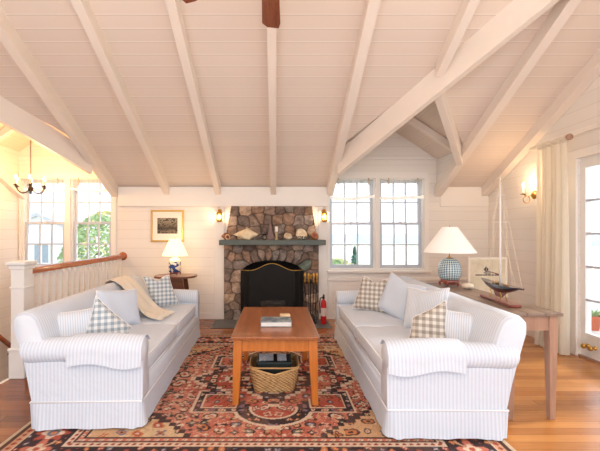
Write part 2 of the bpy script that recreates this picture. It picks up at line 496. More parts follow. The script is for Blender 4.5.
# ------------------------------------------------------------------ windows
def window(i, W, lab):
    x0, x1, z0, z1 = W
    root = thing('window_%d' % i, lab, 'window', ((x0+x1)/2, YB+.07, z0), kind='structure')
    w = x1-x0; h = z1-z0; hw = w/2
    bm = B()
    j = .02
    box(bm, (-hw, -.06, 0), (-hw+j, .07, h)); box(bm, (hw-j, -.06, 0), (hw, .07, h)); box(bm, (-hw, -.06, h-j), (hw, .07, h)); box(bm, (-hw, -.06, 0), (hw, .09, .03))
    fin('window_frame', bm, M['white'], root)
    zm = h*.512
    for nm, za, zb, yy in (('lower_sash', .03, zm+.02, -.025), ('upper_sash', zm-.02, h-j, .015)):
        bm = B(); st = .042
        xa, xb = -hw+j, hw-j
        box(bm, (xa, yy, za), (xa+st, yy+.035, zb)); box(bm, (xb-st, yy, za), (xb, yy+.035, zb))
        box(bm, (xa, yy, za), (xb, yy+.035, za+(.055 if nm == 'lower_sash' else .036))); box(bm, (xa, yy, zb-.036), (xb, yy+.035, zb))
        s = fin(nm, bm, M['sash'], root)
        bm = B(); gx = (xb-xa-2*st)/3
        for k in (1, 2): box(bm, (xa+st+k*gx-.011, yy+.006, za+.03), (xa+st+k*gx+.011, yy+.03, zb-.03))
        zc = (za+zb)/2+.005; box(bm, (xa+st, yy+.006, zc-.011), (xb-st, yy+.03, zc+.011))
        fin('muntin', bm, M['sash'], s)
        bm = B(); box(bm, (xa+st-.003, yy+.015, za+.03), (xb-st+.003, yy+.019, zb-.03))
        fin('glass_pane', bm, M['glass'], s)
        if nm == 'lower_sash':
            bm = B(); lathe(bm, [(.02, 0), (.02, .008), (.008, .02)], (0, yy+.01, zb), 10)
            fin('sash_lock', bm, M['white'], s)
    return root
window(1, W1, 'left sash window of the pair over the stairwell, six over six panes')
window(2, W2, 'right sash window of the pair over the stairwell, beside the board wall')
window(3, W3, 'sash window nearest the fireplace with six over six panes')
window(4, W4, 'sash window of the right pair, behind the large table lamp')

def valance(W, lab, ph, ln=.27):
    x0, x1, z0, z1 = W
    w = x1-x0-.05
    root = thing('window_valance', lab, 'window shade', ((x0+x1)/2, YB-.005, z1-.03-ln), group='rolled sheer shades on the back windows')
    n = 26
    def sag(t): return -.02*math.sin(PI*t)+.012*math.sin(5*t+ph)
    bm = B(); rows = 6
    vs = [[bm.verts.new(((i/n-.5)*w, .008*math.sin(i*1.3+ph)-.01, ln*(1-r/rows)+ sag(i/n)*(r/rows)+.02)) for i in range(n+1)] for r in range(rows+1)]
    for r in range(rows):
        for i in range(n): bm.faces.new((vs[r][i], vs[r][i+1], vs[r+1][i+1], vs[r+1][i]))
    fin('sheer_panel', bm, M['valance'], root, smooth=True)
    bm = B()
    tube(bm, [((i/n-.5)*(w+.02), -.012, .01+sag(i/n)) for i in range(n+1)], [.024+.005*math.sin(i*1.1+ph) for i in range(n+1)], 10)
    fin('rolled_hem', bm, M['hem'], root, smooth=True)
    bm = B(); tube(bm, [(-w/2-.02, -.012, ln+.02), (w/2+.02, -.012, ln+.02)], .007, 8)
    fin('curtain_rod', bm, M['white'], root, smooth=True)
    for s in (-.32, .38):
        bm = B(); box(bm, (s*w-.007, -.024, ln-.07), (s*w+.007, -.019, ln+.04))
        fin('tie_strap', bm, plain('tan_strap', (176, 150, 120), .8), root)
valance(W1, 'rolled sheer shade on the leftmost stairwell window', 0, .15)
valance(W2, 'rolled sheer shade on the stairwell window next to the wall', 1.7, .15)
valance(W3, 'rolled sheer shade on the window nearest the fireplace', 3.1)
valance(W4, 'rolled sheer shade on the window behind the table lamp', 4.4)

# ------------------------------------------------------------------ door
dt = thing('door_1', 'white glazed deck door with stacked panes and brass hardware', 'door', (XR+.04, (DY0+DY1)/2, 0), kind='structure')
hwY = (DY1-DY0)/2
bm = B()
for s in (-1, 1):
    a, b = (0, hwY) if s > 0 else (-hwY, 0)
    st = .105
    box(bm, (-.02, a, .02), (.02, a+(st if s < 0 else st), DZT)); box(bm, (-.02, b-st+ (0 if s<0 else .045), .02), (.02, b, DZT))
    box(bm, (-.02, a, .02), (.02, b, .27)); box(bm, (-.02, a, DZT-.11), (.02, b, DZT))
fin('door_leaf', bm, M['white'], dt)
bm = B()
for s in (-1, 1):
    a, b = (0, hwY) if s > 0 else (-hwY, 0)
    for k in range(1, 5):
        z = .27+(DZT-.11-.27)*k/5
        box(bm, (-.014, a+.1, z-.012), (.014, b-.05, z+.012))
    box(bm, (-.014, (a+b)/2-.01, .27), (.014, (a+b)/2+.01, DZT-.11))
fin('muntin', bm, M['sash'], dt)
bm = B(); box(bm, (-.003, -hwY+.05, .25), (.003, hwY-.05, DZT-.1)); fin('glass_pane', bm, M['glass'], dt)
for y in (3.86-3.055, 3.775-3.055):
    bm = B(); lathe(bm, [(.022, 0), (.022, .006), (.009, .012), (.009, .03), (.024, .042), (.028, .055), (.022, .068), (.004, .074)], (-.02, y, .14), 16, Matrix.Rotation(-PI/2, 4, 'Y'))
    fin('door_knob', bm, M['brass'], dt, smooth=True)
bm = B(); box(bm, (XR-.01, DY0, 0), (XR+.14, DY1, .02)); struct('trim_7', bm, M['console_leg'], 'worn wooden threshold of the deck door', 'trim')

# curtain
ct = thing('curtain', 'cream pinch pleated curtain panel hanging left of the deck door', 'curtain', (3.17, 4.14, 0))
bm = B(); n = 90; rows = 14; L = .42
vs = []
for r in range(rows+1):
    z = 2.335*(1-r/rows)+.01; row = []
    for i in range(n+1):
        t = i/n; k = r/rows
        amp = .018+.03*k
        row.append(bm.verts.new((.0+amp*math.sin(t*2*PI*6+.6*math.sin(3*k))+.01*math.sin(17*t), (t-.5)*L*(1+.06*math.sin(3*k))+.012*math.cos(t*2*PI*6), z)))
    vs.append(row)
for r in range(rows):
    for i in range(n): bm.faces.new((vs[r][i], vs[r][i+1], vs[r+1][i+1], vs[r+1][i]))
fin('drape', bm, M['curtain'], ct, smooth=True)
rt = thing('curtain_rod', 'short whitewashed curtain rod with rings above the cream curtain', 'curtain rod', (3.17, 4.14, 2.39))
bm = B(); tube(bm, [(0, .34, 0), (0, -.24, 0)], .024, 14); fin('rod', bm, M['throw'], rt, smooth=True, angle=50)
bm = B(); lathe(bm, [(.0, 0), (.035, .0), (.035, .02), (.018, .03)], (0, -.24, 0), 14, Matrix.Rotation(PI/2, 4, 'X')); fin('finial', bm, M['console_leg'], rt)
for k in range(7):
    y = -.2+k*.065
    bm = B(); tube(bm, [(.034*math.cos(a), y, .034*math.sin(a)-.006) for a in [2*PI*q/16 for q in range(17)]], .006, 6, False); fin('ring', bm, M['throw'], rt, smooth=True)
bm = B(); box(bm, (0, .28, -.02), (XR-3.17-.001, .31, .02)); fin('bracket', bm, M['white'], rt)

# ------------------------------------------------------------------ fireplace
fp = thing('fireplace', 'rubble stone fireplace with arched black firebox', 'fireplace', (-.07, 5.6, 0))
def stone_front():
    gs = .0085
    x0, x1, z1 = -.815, .67, 1.765
    nx = int((x1-x0)/gs); nz = int(z1/gs)
    X, Z = np.meshgrid(np.linspace(x0, x1, nx), np.linspace(0, z1, nz))
    sites = []
    ocx = -.06
    r = 0; z = .07
    while z < 1.85:
        hrow = rng.uniform(.11, .20); x = x0-.05+rng.uniform(0, .08)
        while x < x1+.1:
            wcol = rng.uniform(.09, .24)
            sx = x+wcol/2; sz = z+rng.uniform(-.035, .035)
            # arch voussoirs are added separately
            if not (abs(sx-ocx) < .56 and .6 < sz < 1.06 and (abs(sx-ocx) < .5)): sites.append((sx, sz))
            x += wcol
        z += hrow
    for k in range(10):
        t = -.92+1.84*k/9
        sites.append((ocx+.56*t, .95+.10*math.cos(t*1.5)+rng.uniform(-.015, .015)))
    S = np.array(sites)
    # warp for irregular joints
    Xw = X+.006*np.sin(Z*17+1+X*5)+.003*np.sin(Z*57+X*20); Zw = Z+.008*np.sin(X*15+2-Z*4)+.003*np.sin(X*51-Z*13)
    D = (np.abs((Xw[..., None]-S[:, 0])*.92)**3.2+np.abs((Zw[..., None]-S[:, 1])*1.08)**3.2)**(1/3.2)
    idx = np.argsort(D, axis=-1)[..., :2]
    d1 = np.take_along_axis(D, idx[..., :1], -1)[..., 0]; d2 = np.take_along_axis(D, idx[..., 1:2], -1)[..., 0]
    e = np.clip((d2-d1)/.017, 0, 1); e = e*e*(3-2*e)
    ch = rng.uniform(.6, 1.2, len(S)); cid = idx[..., 0]
    hgt = e*.034*ch[cid]
    nz_ = np.zeros_like(X)
    for f, a in ((23, .004), (51, .0025), (97, .0018)):
        p = rng.uniform(0, 6, 4)
        nz_ += a*np.sin(f*X+p[0]+2*np.sin(f*.6*Z+p[1]))*np.sin(f*1.1*Z+p[2]+1.5*np.sin(f*.5*X+p[3]))
    hgt += nz_*e
    pal = np.array([lin(c)[:3] for c in [(128, 108, 96), (150, 130, 116), (112, 98, 92), (140, 112, 92), (122, 110, 104), (158, 136, 118), (104, 88, 80), (134, 122, 116), (146, 118, 100)]])
    cc = pal[rng.randint(0, len(pal), len(S))]*rng.uniform(1.0, 1.55, (len(S), 1))*np.array([1.02, 1.0, .95])
    g = np.argmin(np.hypot(S[:, 0]-.52, S[:, 1]-.93)); cc[g] = lin((106, 122, 110))[:3]
    C = cc[cid]*(1+nz_*75)[..., None]*(1+.12*rng.randn(*X.shape))[..., None]
    mort = np.array(lin((78, 66, 58))[:3])
    C = C*e[..., None]+mort*(1-e[..., None])
    tl = np.where(Z > 1.2, -.80+(Z-1.2)*.18, -.808); tr = np.where(Z > 1.2, .655-(Z-1.2)*.17, .665)
    ok = (X > tl) & (X < tr)
    # arched opening
    ux = (X-ocx)/.48
    top = .72+.205*np.sqrt(np.clip(1-ux**2, 0, 1))
    ok &= ~((np.abs(ux) < 1) & (Z < top))
    me = bpy.data.meshes.new('stonework')
    verts = np.stack([X+.07, (5.60-hgt)-5.6, Z], -1).reshape(-1, 3)
    # pull rims back to the wall
    okv = ok.copy()
    faces = []
    q = ok[:-1, :-1] & ok[1:, :-1] & ok[:-1, 1:] & ok[1:, 1:]
    I = np.arange(nx*nz).reshape(nz, nx)
    for r_, c_ in zip(*np.where(q)): faces.append((int(I[r_, c_]), int(I[r_, c_+1]), int(I[r_+1, c_+1]), int(I[r_+1, c_])))
    me.from_pydata([tuple(v) for v in verts], [], faces)
    ca = me.color_attributes.new('Col', 'FLOAT_COLOR', 'POINT')
    buf = np.ones((nx*nz, 4)); buf[:, :3] = np.clip(C.reshape(-1, 3), 0, 1); ca.data.foreach_set('color', buf.ravel())
    bmm = bmesh.new(); bmm.from_mesh(me)
    bmesh.ops.delete(bmm, geom=[v for v in bmm.verts if not v.link_faces], context='VERTS')
    be = [e_ for e_ in bmm.edges if len(e_.link_faces) == 1]
    ex = bmesh.ops.extrude_edge_only(bmm, edges=be)
    for v in [g_ for g_ in ex['geom'] if isinstance(g_, bmesh.types.BMVert)]: v.co.y = .049
    bmm.to_mesh(me); bmm.free()
    for p in me.polygons: p.use_smooth = True
    t = NT('rubble_stone'); t.set(.85)
    at_ = t.new('ShaderNodeAttribute', attribute_name='Col')
    nn = t.noise(28, 6)
    t.color(t.mix(t.math('MULTIPLY', nn, .35), at_.outputs[0], lin((110, 90, 76))))
    t.bump(t.noise(60, 4), .4, .006)
    me.materials.append(t.m)
    o = bpy.data.objects.new('stonework', me); COL.objects.link(o); o.parent = fp
stone_front()
bm = B()
# firebox inside
box(bm, (-.538+.07, .03, .001), (-.50+.07, .55, .928)); box(bm, (.38+.07, .03, .001), (.418+.07, .55, .928)); box(bm, (-.5+.07, .5, .001), (.38+.07, .55, .928))
box(bm, (-.5+.07, .05, .90), (.38+.07, .5, .928)); box(bm, (-.5+.07, .05, .001), (.38+.07, .5, .02))
fin('firebox', bm, M['soot'], fp)
bm = B(); box(bm, (-.86, -.50, .0), (.86, -.03, .012), .003)
tag(fin('hearth_slab', bm, M['hearth'], fp), 'flat grey slate slab')
for k, (x, y, z, a) in enumerate(((-.06, 5.82, .10, .1), (.02, 5.92, .11, -.25), (-.05, 5.87, .2, .3))):
    bm = B()
    d = Vector((math.cos(a), math.sin(a), 0))*.2
    tube(bm, [-d, -d*.3+Vector((0, 0, .01)), d*.4, d], [.045, .05, .048, .042], 10)
    o = fin('fire_log', bm, wood('birch_bark', (120, 100, 84), (190, 176, 160), 0), None, smooth=True, angle=50); o.location = (x, y, z)
    tag(o, ['pale split log at the front of the dark firebox', 'pale log at the back of the dark firebox', 'pale log laid on top of the two others in the firebox'][k], 'log', 'logs behind the fire screen')
gr = thing('fire_grate', 'black iron grate under the logs in the firebox', 'grate', (-.04, 5.87, .02))
bm = B()
for k in range(6): box(bm, (-.2+k*.08, -.1, .02), (-.19+k*.08, .1, .035))
for s in (-1, 1): tube(bm, [(-.22, s*.08, .015), (.22, s*.08, .015)], .008, 6); tube(bm, [(.2*s, .08, .0), (.2*s, .08, .02)], .008, 6); tube(bm, [(.2*s, -.08, .0), (.2*s, -.08, .02)], .008, 6)
fin('grate_bars', bm, M['black'], gr)
# mantel
bm = B(); box(bm, (-.85, 5.36, 1.17), (.745, 5.60, 1.246), .006, 2)
o = fin('mantel_shelf', bm, M['slate']); tag(o, 'dark grey green slate mantel shelf on the stone chimney', 'mantel')
# screen
fs = thing('fire_screen', 'black mesh fire screen with brass ogee top edge', 'fire screen', (-.06, 5.40, .012))
def sprof(t):  # t -1..1
    a = abs(t)
    return .775 if a > .72 else .775+.105*(.5+.5*math.cos(PI*a/.72))
ts = [-1+2*i/40 for i in range(41)]
def mesh_screen():
    t = NT('black_wire_mesh'); t.set(.6, .3); t.color(lin((24, 23, 23)))
    o = t.xyz(); n, l = t.n, t.l
    fx = t.math('FRACT', t.math('ADD', t.math('DIVIDE', o[0], .006), 200.)); fz = t.math('FRACT', t.math('DIVIDE', o[2], .006))
    hole = t.math('MULTIPLY', t.math('GREATER_THAN', fx, .42), t.math('GREATER_THAN', fz, .42))
    tr = n.new('ShaderNodeBsdfTransparent'); mx = n.new('ShaderNodeMixShader')
    l.new(hole, mx.inputs[0]); l.new(t.b.outputs[0], mx.inputs[1]); l.new(tr.outputs[0], mx.inputs[2]); l.new(mx.outputs[0], t.out.inputs['Surface'])
    return t.m
M['mesh'] = mesh_screen()
bm = B()
cv = 0.335
fv = [bm.verts.new((cv*t, 0, sprof(t*.72))) for t in ts]; bv = [bm.verts.new((cv*t, 0, .03)) for t in ts]
for i in range(40): bm.faces.new((bv[i], bv[i+1], fv[i+1], fv[i]))
fin('mesh_panel', bm, M['mesh'], fs)
for s in (-1, 1):
    bm = B(); ca, sa = .135, .09
    q = [bm.verts.new(p) for p in ((s*cv, 0, .03), (s*(cv+ca), sa*.6, .03), (s*(cv+ca), sa*.6, .775), (s*cv, 0, .775))]
    bm.faces.new(q); fin('side_panel', bm, M['mesh'], fs)
    bm = B(); tube(bm, [(s*cv, 0, .0), (s*cv, 0, .775)], .007, 8); tube(bm, [(s*(cv+ca), sa*.6, 0), (s*(cv+ca), sa*.6, .775)], .007, 8); tube(bm, [(s*cv, 0, .03), (s*(cv+ca), sa*.6, .03)], .006, 8)
    fin('screen_frame', bm, M['black'], fs, smooth=True)
    bm = B(); tube(bm, [(s*cv, 0, .775), (s*(cv+ca), sa*.6, .775)], .006, 8); fin('brass_edge', bm, M['brass'], fs, smooth=True)
bm = B(); tube(bm, [(cv*t, 0, sprof(t*.72)) for t in ts], .0055, 8); fin('brass_edge', bm, M['brass'], fs, smooth=True)

# ---- mantel ornaments
ZM = 1.247
def conch(name, lab, px, w, h, c1, c2, spikes=True, rz=0):
    t = NT(name+'_glaze'); t.set(.4); t.color(t.ramp(t.noise(14, 5), [(.35, lin(c1)), (.65, lin(c2))])); t.bump(t.noise(30, 3), .3, .006)
    root = thing(name, lab, 'seashell', ((px-CX)*5.47/F, 5.47, ZM), rz)
    bm = B(); n = 60; seg = 16; rings = []
    for i in range(n+1):
        s = i/n
        # body of revolution along x: spire, shoulder, siphon canal
        r = h*.46*(math.sin(PI*min(1, s*1.02))**.8)*(.55+.45*math.cos((s-.38)*3.0))
        r = max(.002, r)*(1+.10*math.sin(s*26)*(1-s))
        ring = []
        for k in range(seg):
            a = 2*PI*k/seg
            sp = 1+(.7*max(0, math.sin(a*2+9*s))**4 if spikes and .22 < s < .5 else 0)
            ring.append(bm.verts.new(((s-.5)*w, r*sp*math.cos(a)*.8, max(.001, h*.46+r*sp*math.sin(a)))))
        rings.append(ring)
    for a, b in zip(rings, rings[1:]):
        for k in range(seg): bm.faces.new((a[k], a[(k+1) % seg], b[(k+1) % seg], b[k]))
    bm.faces.new(rings[0][::-1]); bm.faces.new(rings[-1])
    fin('shell_body', bm, t.m, root, smooth=True)
    bm = B()
    pts = [(-.1*w, -.36*h, .35*h), (.05*w, -.50*h, .62*h), (.2*w, -.42*h, .66*h), (.34*w, -.3*h, .42*h), (.30*w, -.34*h, .12*h), (.1*w, -.42*h, .06*h), (-.1*w, -.36*h, .35*h)]
    tube(bm, pts, [.05*h, .09*h, .09*h, .06*h, .07*h, .09*h, .05*h], 8, False)
    tag(fin('shell_lip', bm, plain(name+'_lip', (236, 196, 160), .35), root, smooth=True), 'peach lip')
    return root
conch('conch_shell', 'large cream knobbed conch shell on the left of the mantel', 245.5, .39, .175, (226, 200, 160), (246, 230, 200), rz=PI)
conch('whelk_shell', 'small russet brown shell at the left end of the mantel', 226.5, .16, .12, (120, 66, 40), (166, 98, 62), False)
def scallop(name, lab, px, w, h, c1, c2, dome=.55):
    t = NT(name+'_glaze'); t.set(.45); t.color(t.ramp(t.noise(18, 5), [(.35, lin(c1)), (.62, lin(c2))]))
    bm = B(); n = 30; seg = 40
    c = bm.verts.new((0, 0, 0)); rows = []
    for i in range(1, 13):
        s = i/12; row = []
        for k in range(seg+1):
            a = PI*(-.16+1.32*k/seg)
            R = s*(1+.03*math.cos(k*PI))
            x = R*math.cos(a)*w/2; z = R*math.sin(a)*h*.78+.12*h*1
            y = -dome*h*.5*math.sin(PI*min(1, (1-s)*.9+.1))**.8*(1+.08*math.cos(k*PI))
            row.append(bm.verts.new((x, y, max(0.0, z))))
        rows.append(row)
    c.co = (0, -.02, .12*h)
    for k in range(seg): bm.faces.new((c, rows[0][k], rows[0][k+1]))
    for a, b in zip(rows, rows[1:]):
        for k in range(seg): bm.faces.new((a[k], b[k], b[k+1], a[k+1]))
    bmesh.ops.solidify(bm, geom=bm.faces[:], thickness=.006)
    o = fin(name, bm, t.m, None, smooth=True); o.location = ((px-CX)*5.47/F, 5.47, ZM)
    o.rotation_euler = (.12, 0, 0)
    return tag(o, lab, 'seashell')
def roundshell(name, lab, px, w, h, c1, c2, spot=None):
    t = NT(name+'_glaze'); t.set(.35)
    col = t.ramp(t.noise(16, 4), [(.4, lin(c1)), (.6, lin(c2))])
    if spot:
        z = t.xyz()[2]
        f = t.math('MULTIPLY', t.math('LESS_THAN', z, h*.33), t.math('GREATER_THAN', t.noise(60, 1), .5))
        col = t.mix(f, col, lin(spot))
    t.color(col)
    bm = B(); vs = ball(bm, (0, 0, h*.47), .5, (w, w*.7, h), 28, 18)
    for v in bm.verts:
        x, z = v.co.x/(w/2), (v.co.z-h*.47)/(h/2)
        v.co.x += -.18*w*max(0, z)**2*.6
        k = 1+.05*math.sin(math.atan2(z, x)*5+3*x)
        v.co.x *= k
        if v.co.z < 0: v.co.z = 0
        if v.co.y < 0 and abs(z) < .35: v.co.y += .02*(1-abs(z)/.35)*(1-abs(x)) # aperture groove
    o = fin(name, bm, t.m, None, smooth=True); o.location = ((px-CX)*5.47/F, 5.47, ZM)
    return tag(o, lab, 'seashell')
roundshell('moon_shell', 'small pale round shell right of the mantel centre', 288, .13, .11, (206, 176, 140), (236, 216, 188))
roundshell('helmet_shell', 'large cream helmet shell with dark spotted base on the mantel', 301.5, .175, .175, (226, 200, 160), (244, 232, 208), (70, 44, 34))
roundshell('tun_shell', 'small orange brown shell at the right end of the mantel', 315, .11, .12, (150, 84, 50), (186, 118, 76))
# driftwood, bottle, small glass, figure
bm = B(); prism(bm, [(-.06, 0, 0), (.055, 0, 0), (.04, 0, .06), (.012, 0, .17), (-.012, 0, .27), (-.03, 0, .25), (-.035, 0, .12), (-.06, 0, .05)], (0, .04, 0))
bmesh.ops.bevel(bm, geom=bm.edges[:], offset=.008, segments=2, affect='EDGES')
o = fin('driftwood_piece', bm, wood('driftwood_brown', (96, 58, 44), (136, 90, 70), 2)); o.location = ((271-CX)*5.47/F, 5.49, ZM); tag(o, 'reddish brown pointed piece of driftwood in the middle of the mantel', 'driftwood')
cs = thing('candlestick', 'small tan candlestick with a stubby white candle on the mantel', 'candlestick', ((276.5-CX)*5.42/F, 5.41, ZM))
bm = B(); lathe(bm, [(.022, 0), (.022, .01), (.012, .03), (.016, .06), (.02, .09), (.012, .115), (.02, .125)], seg=16); fin('stem', bm, plain('tan_glaze', (178, 160, 120), .4), cs, smooth=True)
bm = B(); lathe(bm, [(.02, .125), (.021, .19), (.018, .2)], seg=16); fin('candle', bm, plain('white_wax', (240, 232, 226), .5), cs, smooth=True, angle=50)
def clearglass():
    t = NT('clear_glass'); t.b.inputs['Transmission Weight'].default_value = 1; t.set(.03); t.color((.95, .97, .97, 1)); return t.m
M['clear'] = clearglass()
bm = B(); lathe(bm, [(.0, .003), (.026, .0), (.03, .04), (.028, .085), (.026, .085), (.027, .04), (.022, .01), (.0, .01)], seg=18, cap=False)
o = fin('glass_votive', bm, M['clear'], smooth=True); o.location = ((264.5-CX)*5.42/F, 5.44, ZM); tag(o, 'small clear glass cup left of the driftwood on the mantel', 'glass cup')
bm = B(); 
for v in ball(bm, (0, 0, .035), .035, (1, .8, 1), 16, 10): v.co += Vector((.004*math.sin(v.co.z*200), 0, 0))
for k in range(7): 
    a = k*2*PI/7; tube(bm, [(.025*math.cos(a), .02*math.sin(a), .035), (.042*math.cos(a), .034*math.sin(a), .035+.02*math.sin(k))], [.008, .002], 6)
o = fin('spiky_shell', bm, plain('dark_shell', (96, 76, 66), .6), smooth=True); o.location = ((280.8-CX)*5.42/F, 5.45, ZM); tag(o, 'tiny dark spiky shell between candlestick and pale round shell', 'seashell')

# sconces by the chimney
def lantern(px, lab):
    root = thing('wall_lantern', lab, 'wall lamp', ((px-CX)*5.6/F, YB-.02, 1.52), group='brass sconces beside the chimney')
    bm = B(); box(bm, (-.03, -.012, .02), (.03, 0, .2), .004); fin('back_plate', bm, M['brass'], root)
    bm = B(); lathe(bm, [(.03, 0), (.045, .01), (.05, .03), (.048, .035)], (0, -.07, 0), 16); fin('base_cup', bm, M['brass'], root, smooth=True)
    bm = B(); lathe(bm, [(.045, .035), (.05, .07), (.045, .12), (.038, .125)], (0, -.07, 0), 16, cap=False); fin('glass_shade', bm, M['glass'], root, smooth=True)
    bm = B(); lathe(bm, [(.05, .125), (.045, .14), (.02, .165), (.024, .18), (.012, .195), (.002, .2)], (0, -.07, 0), 16); fin('cap', bm, M['brass'], root, smooth=True)
    for k in range(4):
        bm = B(); a = PI/4+k*PI/2; tube(bm, [(.052*math.cos(a), -.07+.052*math.sin(a), .03), (.056*math.cos(a), -.07+.056*math.sin(a), .08), (.05*math.cos(a), -.07+.05*math.sin(a), .13)], .004, 6); fin('cage_wire', bm, M['brass'], root, smooth=True)
    bm = B()
    tube(bm, [(.018*math.cos(q), -.07, .215+.018*math.sin(q)) for q in [2*PI*k/12 for k in range(13)]], .004, 6, False)
    fin('hanging_ring', bm, M['brass'], root, smooth=True)
    bm = B(); ball(bm, (0, -.07, .078), .02, (1, 1, 1.7)); fin('bulb', bm, M['bulb'], root, smooth=True)
    return root
lantern(219.5, 'brass lantern sconce lit on the upright board left of the stone chimney')
lantern(324, 'brass lantern sconce lit on the upright board right of the stone chimney')
# right wall candle sconce
sc_ = thing('candle_sconce', 'brass candle sconce with round backplate lit on the right wall', 'wall lamp', (XR, 4.64, 1.81))
bm = B(); lathe(bm, [(.055, 0), (.052, .008), (.03, .018), (.012, .03)], (0, 0, .03), 20, Matrix.Rotation(-PI/2, 4, 'Y')); fin('back_plate', bm, M['brass'], sc_, smooth=True)
bm = B(); pts = [(-.02, 0, .03)]+[(-.10+.045*math.cos(a), 0, -.03+.045*math.sin(a)) for a in [PI*.35-k*PI*1.9/14 for k in range(15)]]+[(-.13, 0, .03)]
tube(bm, pts, .006, 8); fin('scroll_arm', bm, M['brass'], sc_, smooth=True)
bm = B(); lathe(bm, [(.006, 0), (.034, .006), (.036, .012), (.014, .012), (.014, .03)], (-.14, 0, .03), 16); fin('drip_pan', bm, M['bronze'], sc_, smooth=True)
bm = B(); lathe(bm, [(.011, 0), (.011, .085)], (-.14, 0, .045), 12); fin('candle_sleeve', bm, M['candle'], sc_, smooth=True, angle=40)
bm = B(); lathe(bm, [(.007, 0), (.015, .018), (.012, .035), (.002, .06)], (-.14, 0, .13), 12); fin('bulb', bm, M['bulb'], sc_, smooth=True)

# picture
pf = thing('framed_picture', 'gold framed harbour etching with a wide white mat on the board wall', 'picture', (-1.70, YB-.001, 1.21))
bm = B(); w, h = .258, .50; fw = .026
for a in ((-w, -.03, 0, w, -.001, fw), (-w, -.03, h-fw, w, -.001, h), (-w, -.03, fw, -w+fw, -.001, h-fw), (w-fw, -.03, fw, w, -.001, h-fw)): box(bm, a[:3], a[3:], .005, 2)
fin('gold_frame', bm, plain('gilt', (214, 170, 84), .35, .7), pf)
bm = B(); box(bm, (-w+fw, -.012, fw), (w-fw, -.004, h-fw)); fin('mat_board', bm, plain('mat_white', (244, 238, 226), .8, var=.02), pf)
def etching():
    t = NT('sepia_harbour_print'); t.set(.6)
    o = t.xyz()
    z = t.math('ADD', o[2], t.math('MULTIPLY', t.noise(18, 4), .09))
    col = t.ramp(t.math('MULTIPLY', t.math('SUBTRACT', z, .1), 3.2), [(.1, lin((70, 58, 48))), (.35, lin((128, 112, 94))), (.5, lin((58, 48, 40))), (.62, lin((110, 96, 80))), (.9, lin((150, 136, 114)))])
    n = t.noise(45, 5)
    t.color(t.mix(t.math('GREATER_THAN', n, .56), col, lin((44, 36, 30))))
    return t.m
bm = B(); box(bm, (-.158, -.014, .13), (.158, -.0125, .375)); fin('print', bm, etching(), pf)

# ------------------------------------------------------------------ stair railing
rl = thing('stair_railing', 'white stair railing with square newel post and red-brown handrail', 'railing', (-2.40, 0, 0))
bm = B()
ny = 3.40
box(bm, (-.075, ny-.075, 0), (.075, ny+.075, .26), .006); box(bm, (-.062, ny-.062, .26), (.062, ny+.062, 1.02), .004)
box(bm, (-.07, ny-.07, .83), (.07, ny+.07, .85), .004); box(bm, (-.092, ny-.092, 1.05), (.092, ny+.092, 1.085), .006); box(bm, (-.075, ny-.075, 1.01), (.075, ny+.075, 1.05), .006)
box(bm, (-.082, ny-.082, .255), (.082, ny+.082, .28), .006)
fin('newel_post', bm, M['white'], rl)
bm = B(); prism(bm, [(-.034, ny+.06, .955), (.034, ny+.06, .955), (.038, ny+.06, .985), (.026, ny+.06, 1.012), (0, ny+.06, 1.02), (-.026, ny+.06, 1.012), (-.038, ny+.06, .985)], (0, YB-ny-.09, 0))
tag(fin('handrail', bm, M['redwood'], rl, smooth=True, angle=40), 'glossy red-brown wooden rail')
bm = B(); lathe(bm, [(.065, 0), (.065, .012), (.045, .022), (.03, .03)], (0, YB-.001, .985), 20, Matrix.Rotation(PI/2, 4, 'X')); fin('rosette', bm, M['redwood'], rl, smooth=True)
b0 = None
k = 0; y = ny+.14
while y < YB-.08:
    if b0 is None:
        bm = B(); box(bm, (-.016, -.016, 0), (.016, .016, .96)); b0 = fin('baluster', bm, M['white'], rl); b0.location = (0, y, 0)
    else:
        c = b0.copy(); COL.objects.link(c); c.location = (0, y, 0)
    y += .118
# lower handrail on stair
hr = thing('stair_handrail', 'dark red handrail sloping down the left stairwell wall at the left edge', 'handrail', (-3.95, 4.6, .35))
bm = B(); tube(bm, [(0, -.35, .31), (0, 0, 0), (0, .5, -.45), (0, 1.0, -.9)], .033, 12); fin('rail', bm, M['redwood'], hr, smooth=True)
for y in (0, .8):
    bm = B(); tube(bm, [(0, y, -.03-y*.9), (0, y, -.08-y*.9), (XL+3.95+.001, y, -.1-y*.9)], .008, 8); fin('bracket', bm, M['bronze'], hr, smooth=True)
st = thing('staircase', 'wooden stair treads descending in the stairwell', 'stairs', (XL, 3.3, 0))
for k in range(9):
    bm = B(); box(bm, (.001, .02+k*.24, -2.6 if k > 8 else -.22-k*.2-.04), (1.5, .02+(k+1)*.24+.02, -.22-k*.2), .005); fin('tread', bm, M['redwood'], st)
bm = B()
for k in range(9): box(bm, (.001, .02+k*.24, -2.6), (1.5, .04+k*.24, -.26-k*.2))
fin('riser', bm, M['white'], st)

# ------------------------------------------------------------------ chandelier
ch = thing('chandelier', 'small dark bronze chandelier with lit candle bulbs hanging over the stairwell', 'chandelier', (DL+.03, 4.9, 1.88))
bm = B(); lathe(bm, [(.002, 0), (.018, .015), (.01, .03), (.028, .05), (.034, .075), (.014, .11), (.02, .14), (.01, .17), (.012, .24), (.006, .26)], seg=16); fin('centre_column', bm, M['bronze'], ch, smooth=True)
bm = B()
z = .26; k = 0
while z < DZ-.14-1.88-.02:
    a = k % 2
    tube(bm, [((.008*math.cos(q) if a else 0), (0 if a else .008*math.cos(q)), z+.014+.017*math.sin(q)) for q in [2*PI*j/8 for j in range(9)]], .0028, 5, False)
    z += .026; k += 1
fin('chain', bm, M['bronze'], ch, smooth=True)
bm = B(); lathe(bm, [(.05, 0), (.05, .01), (.02, .03)], (0, 0, DZ-.14-1.88-.03), 16); fin('canopy', bm, M['bronze'], ch)
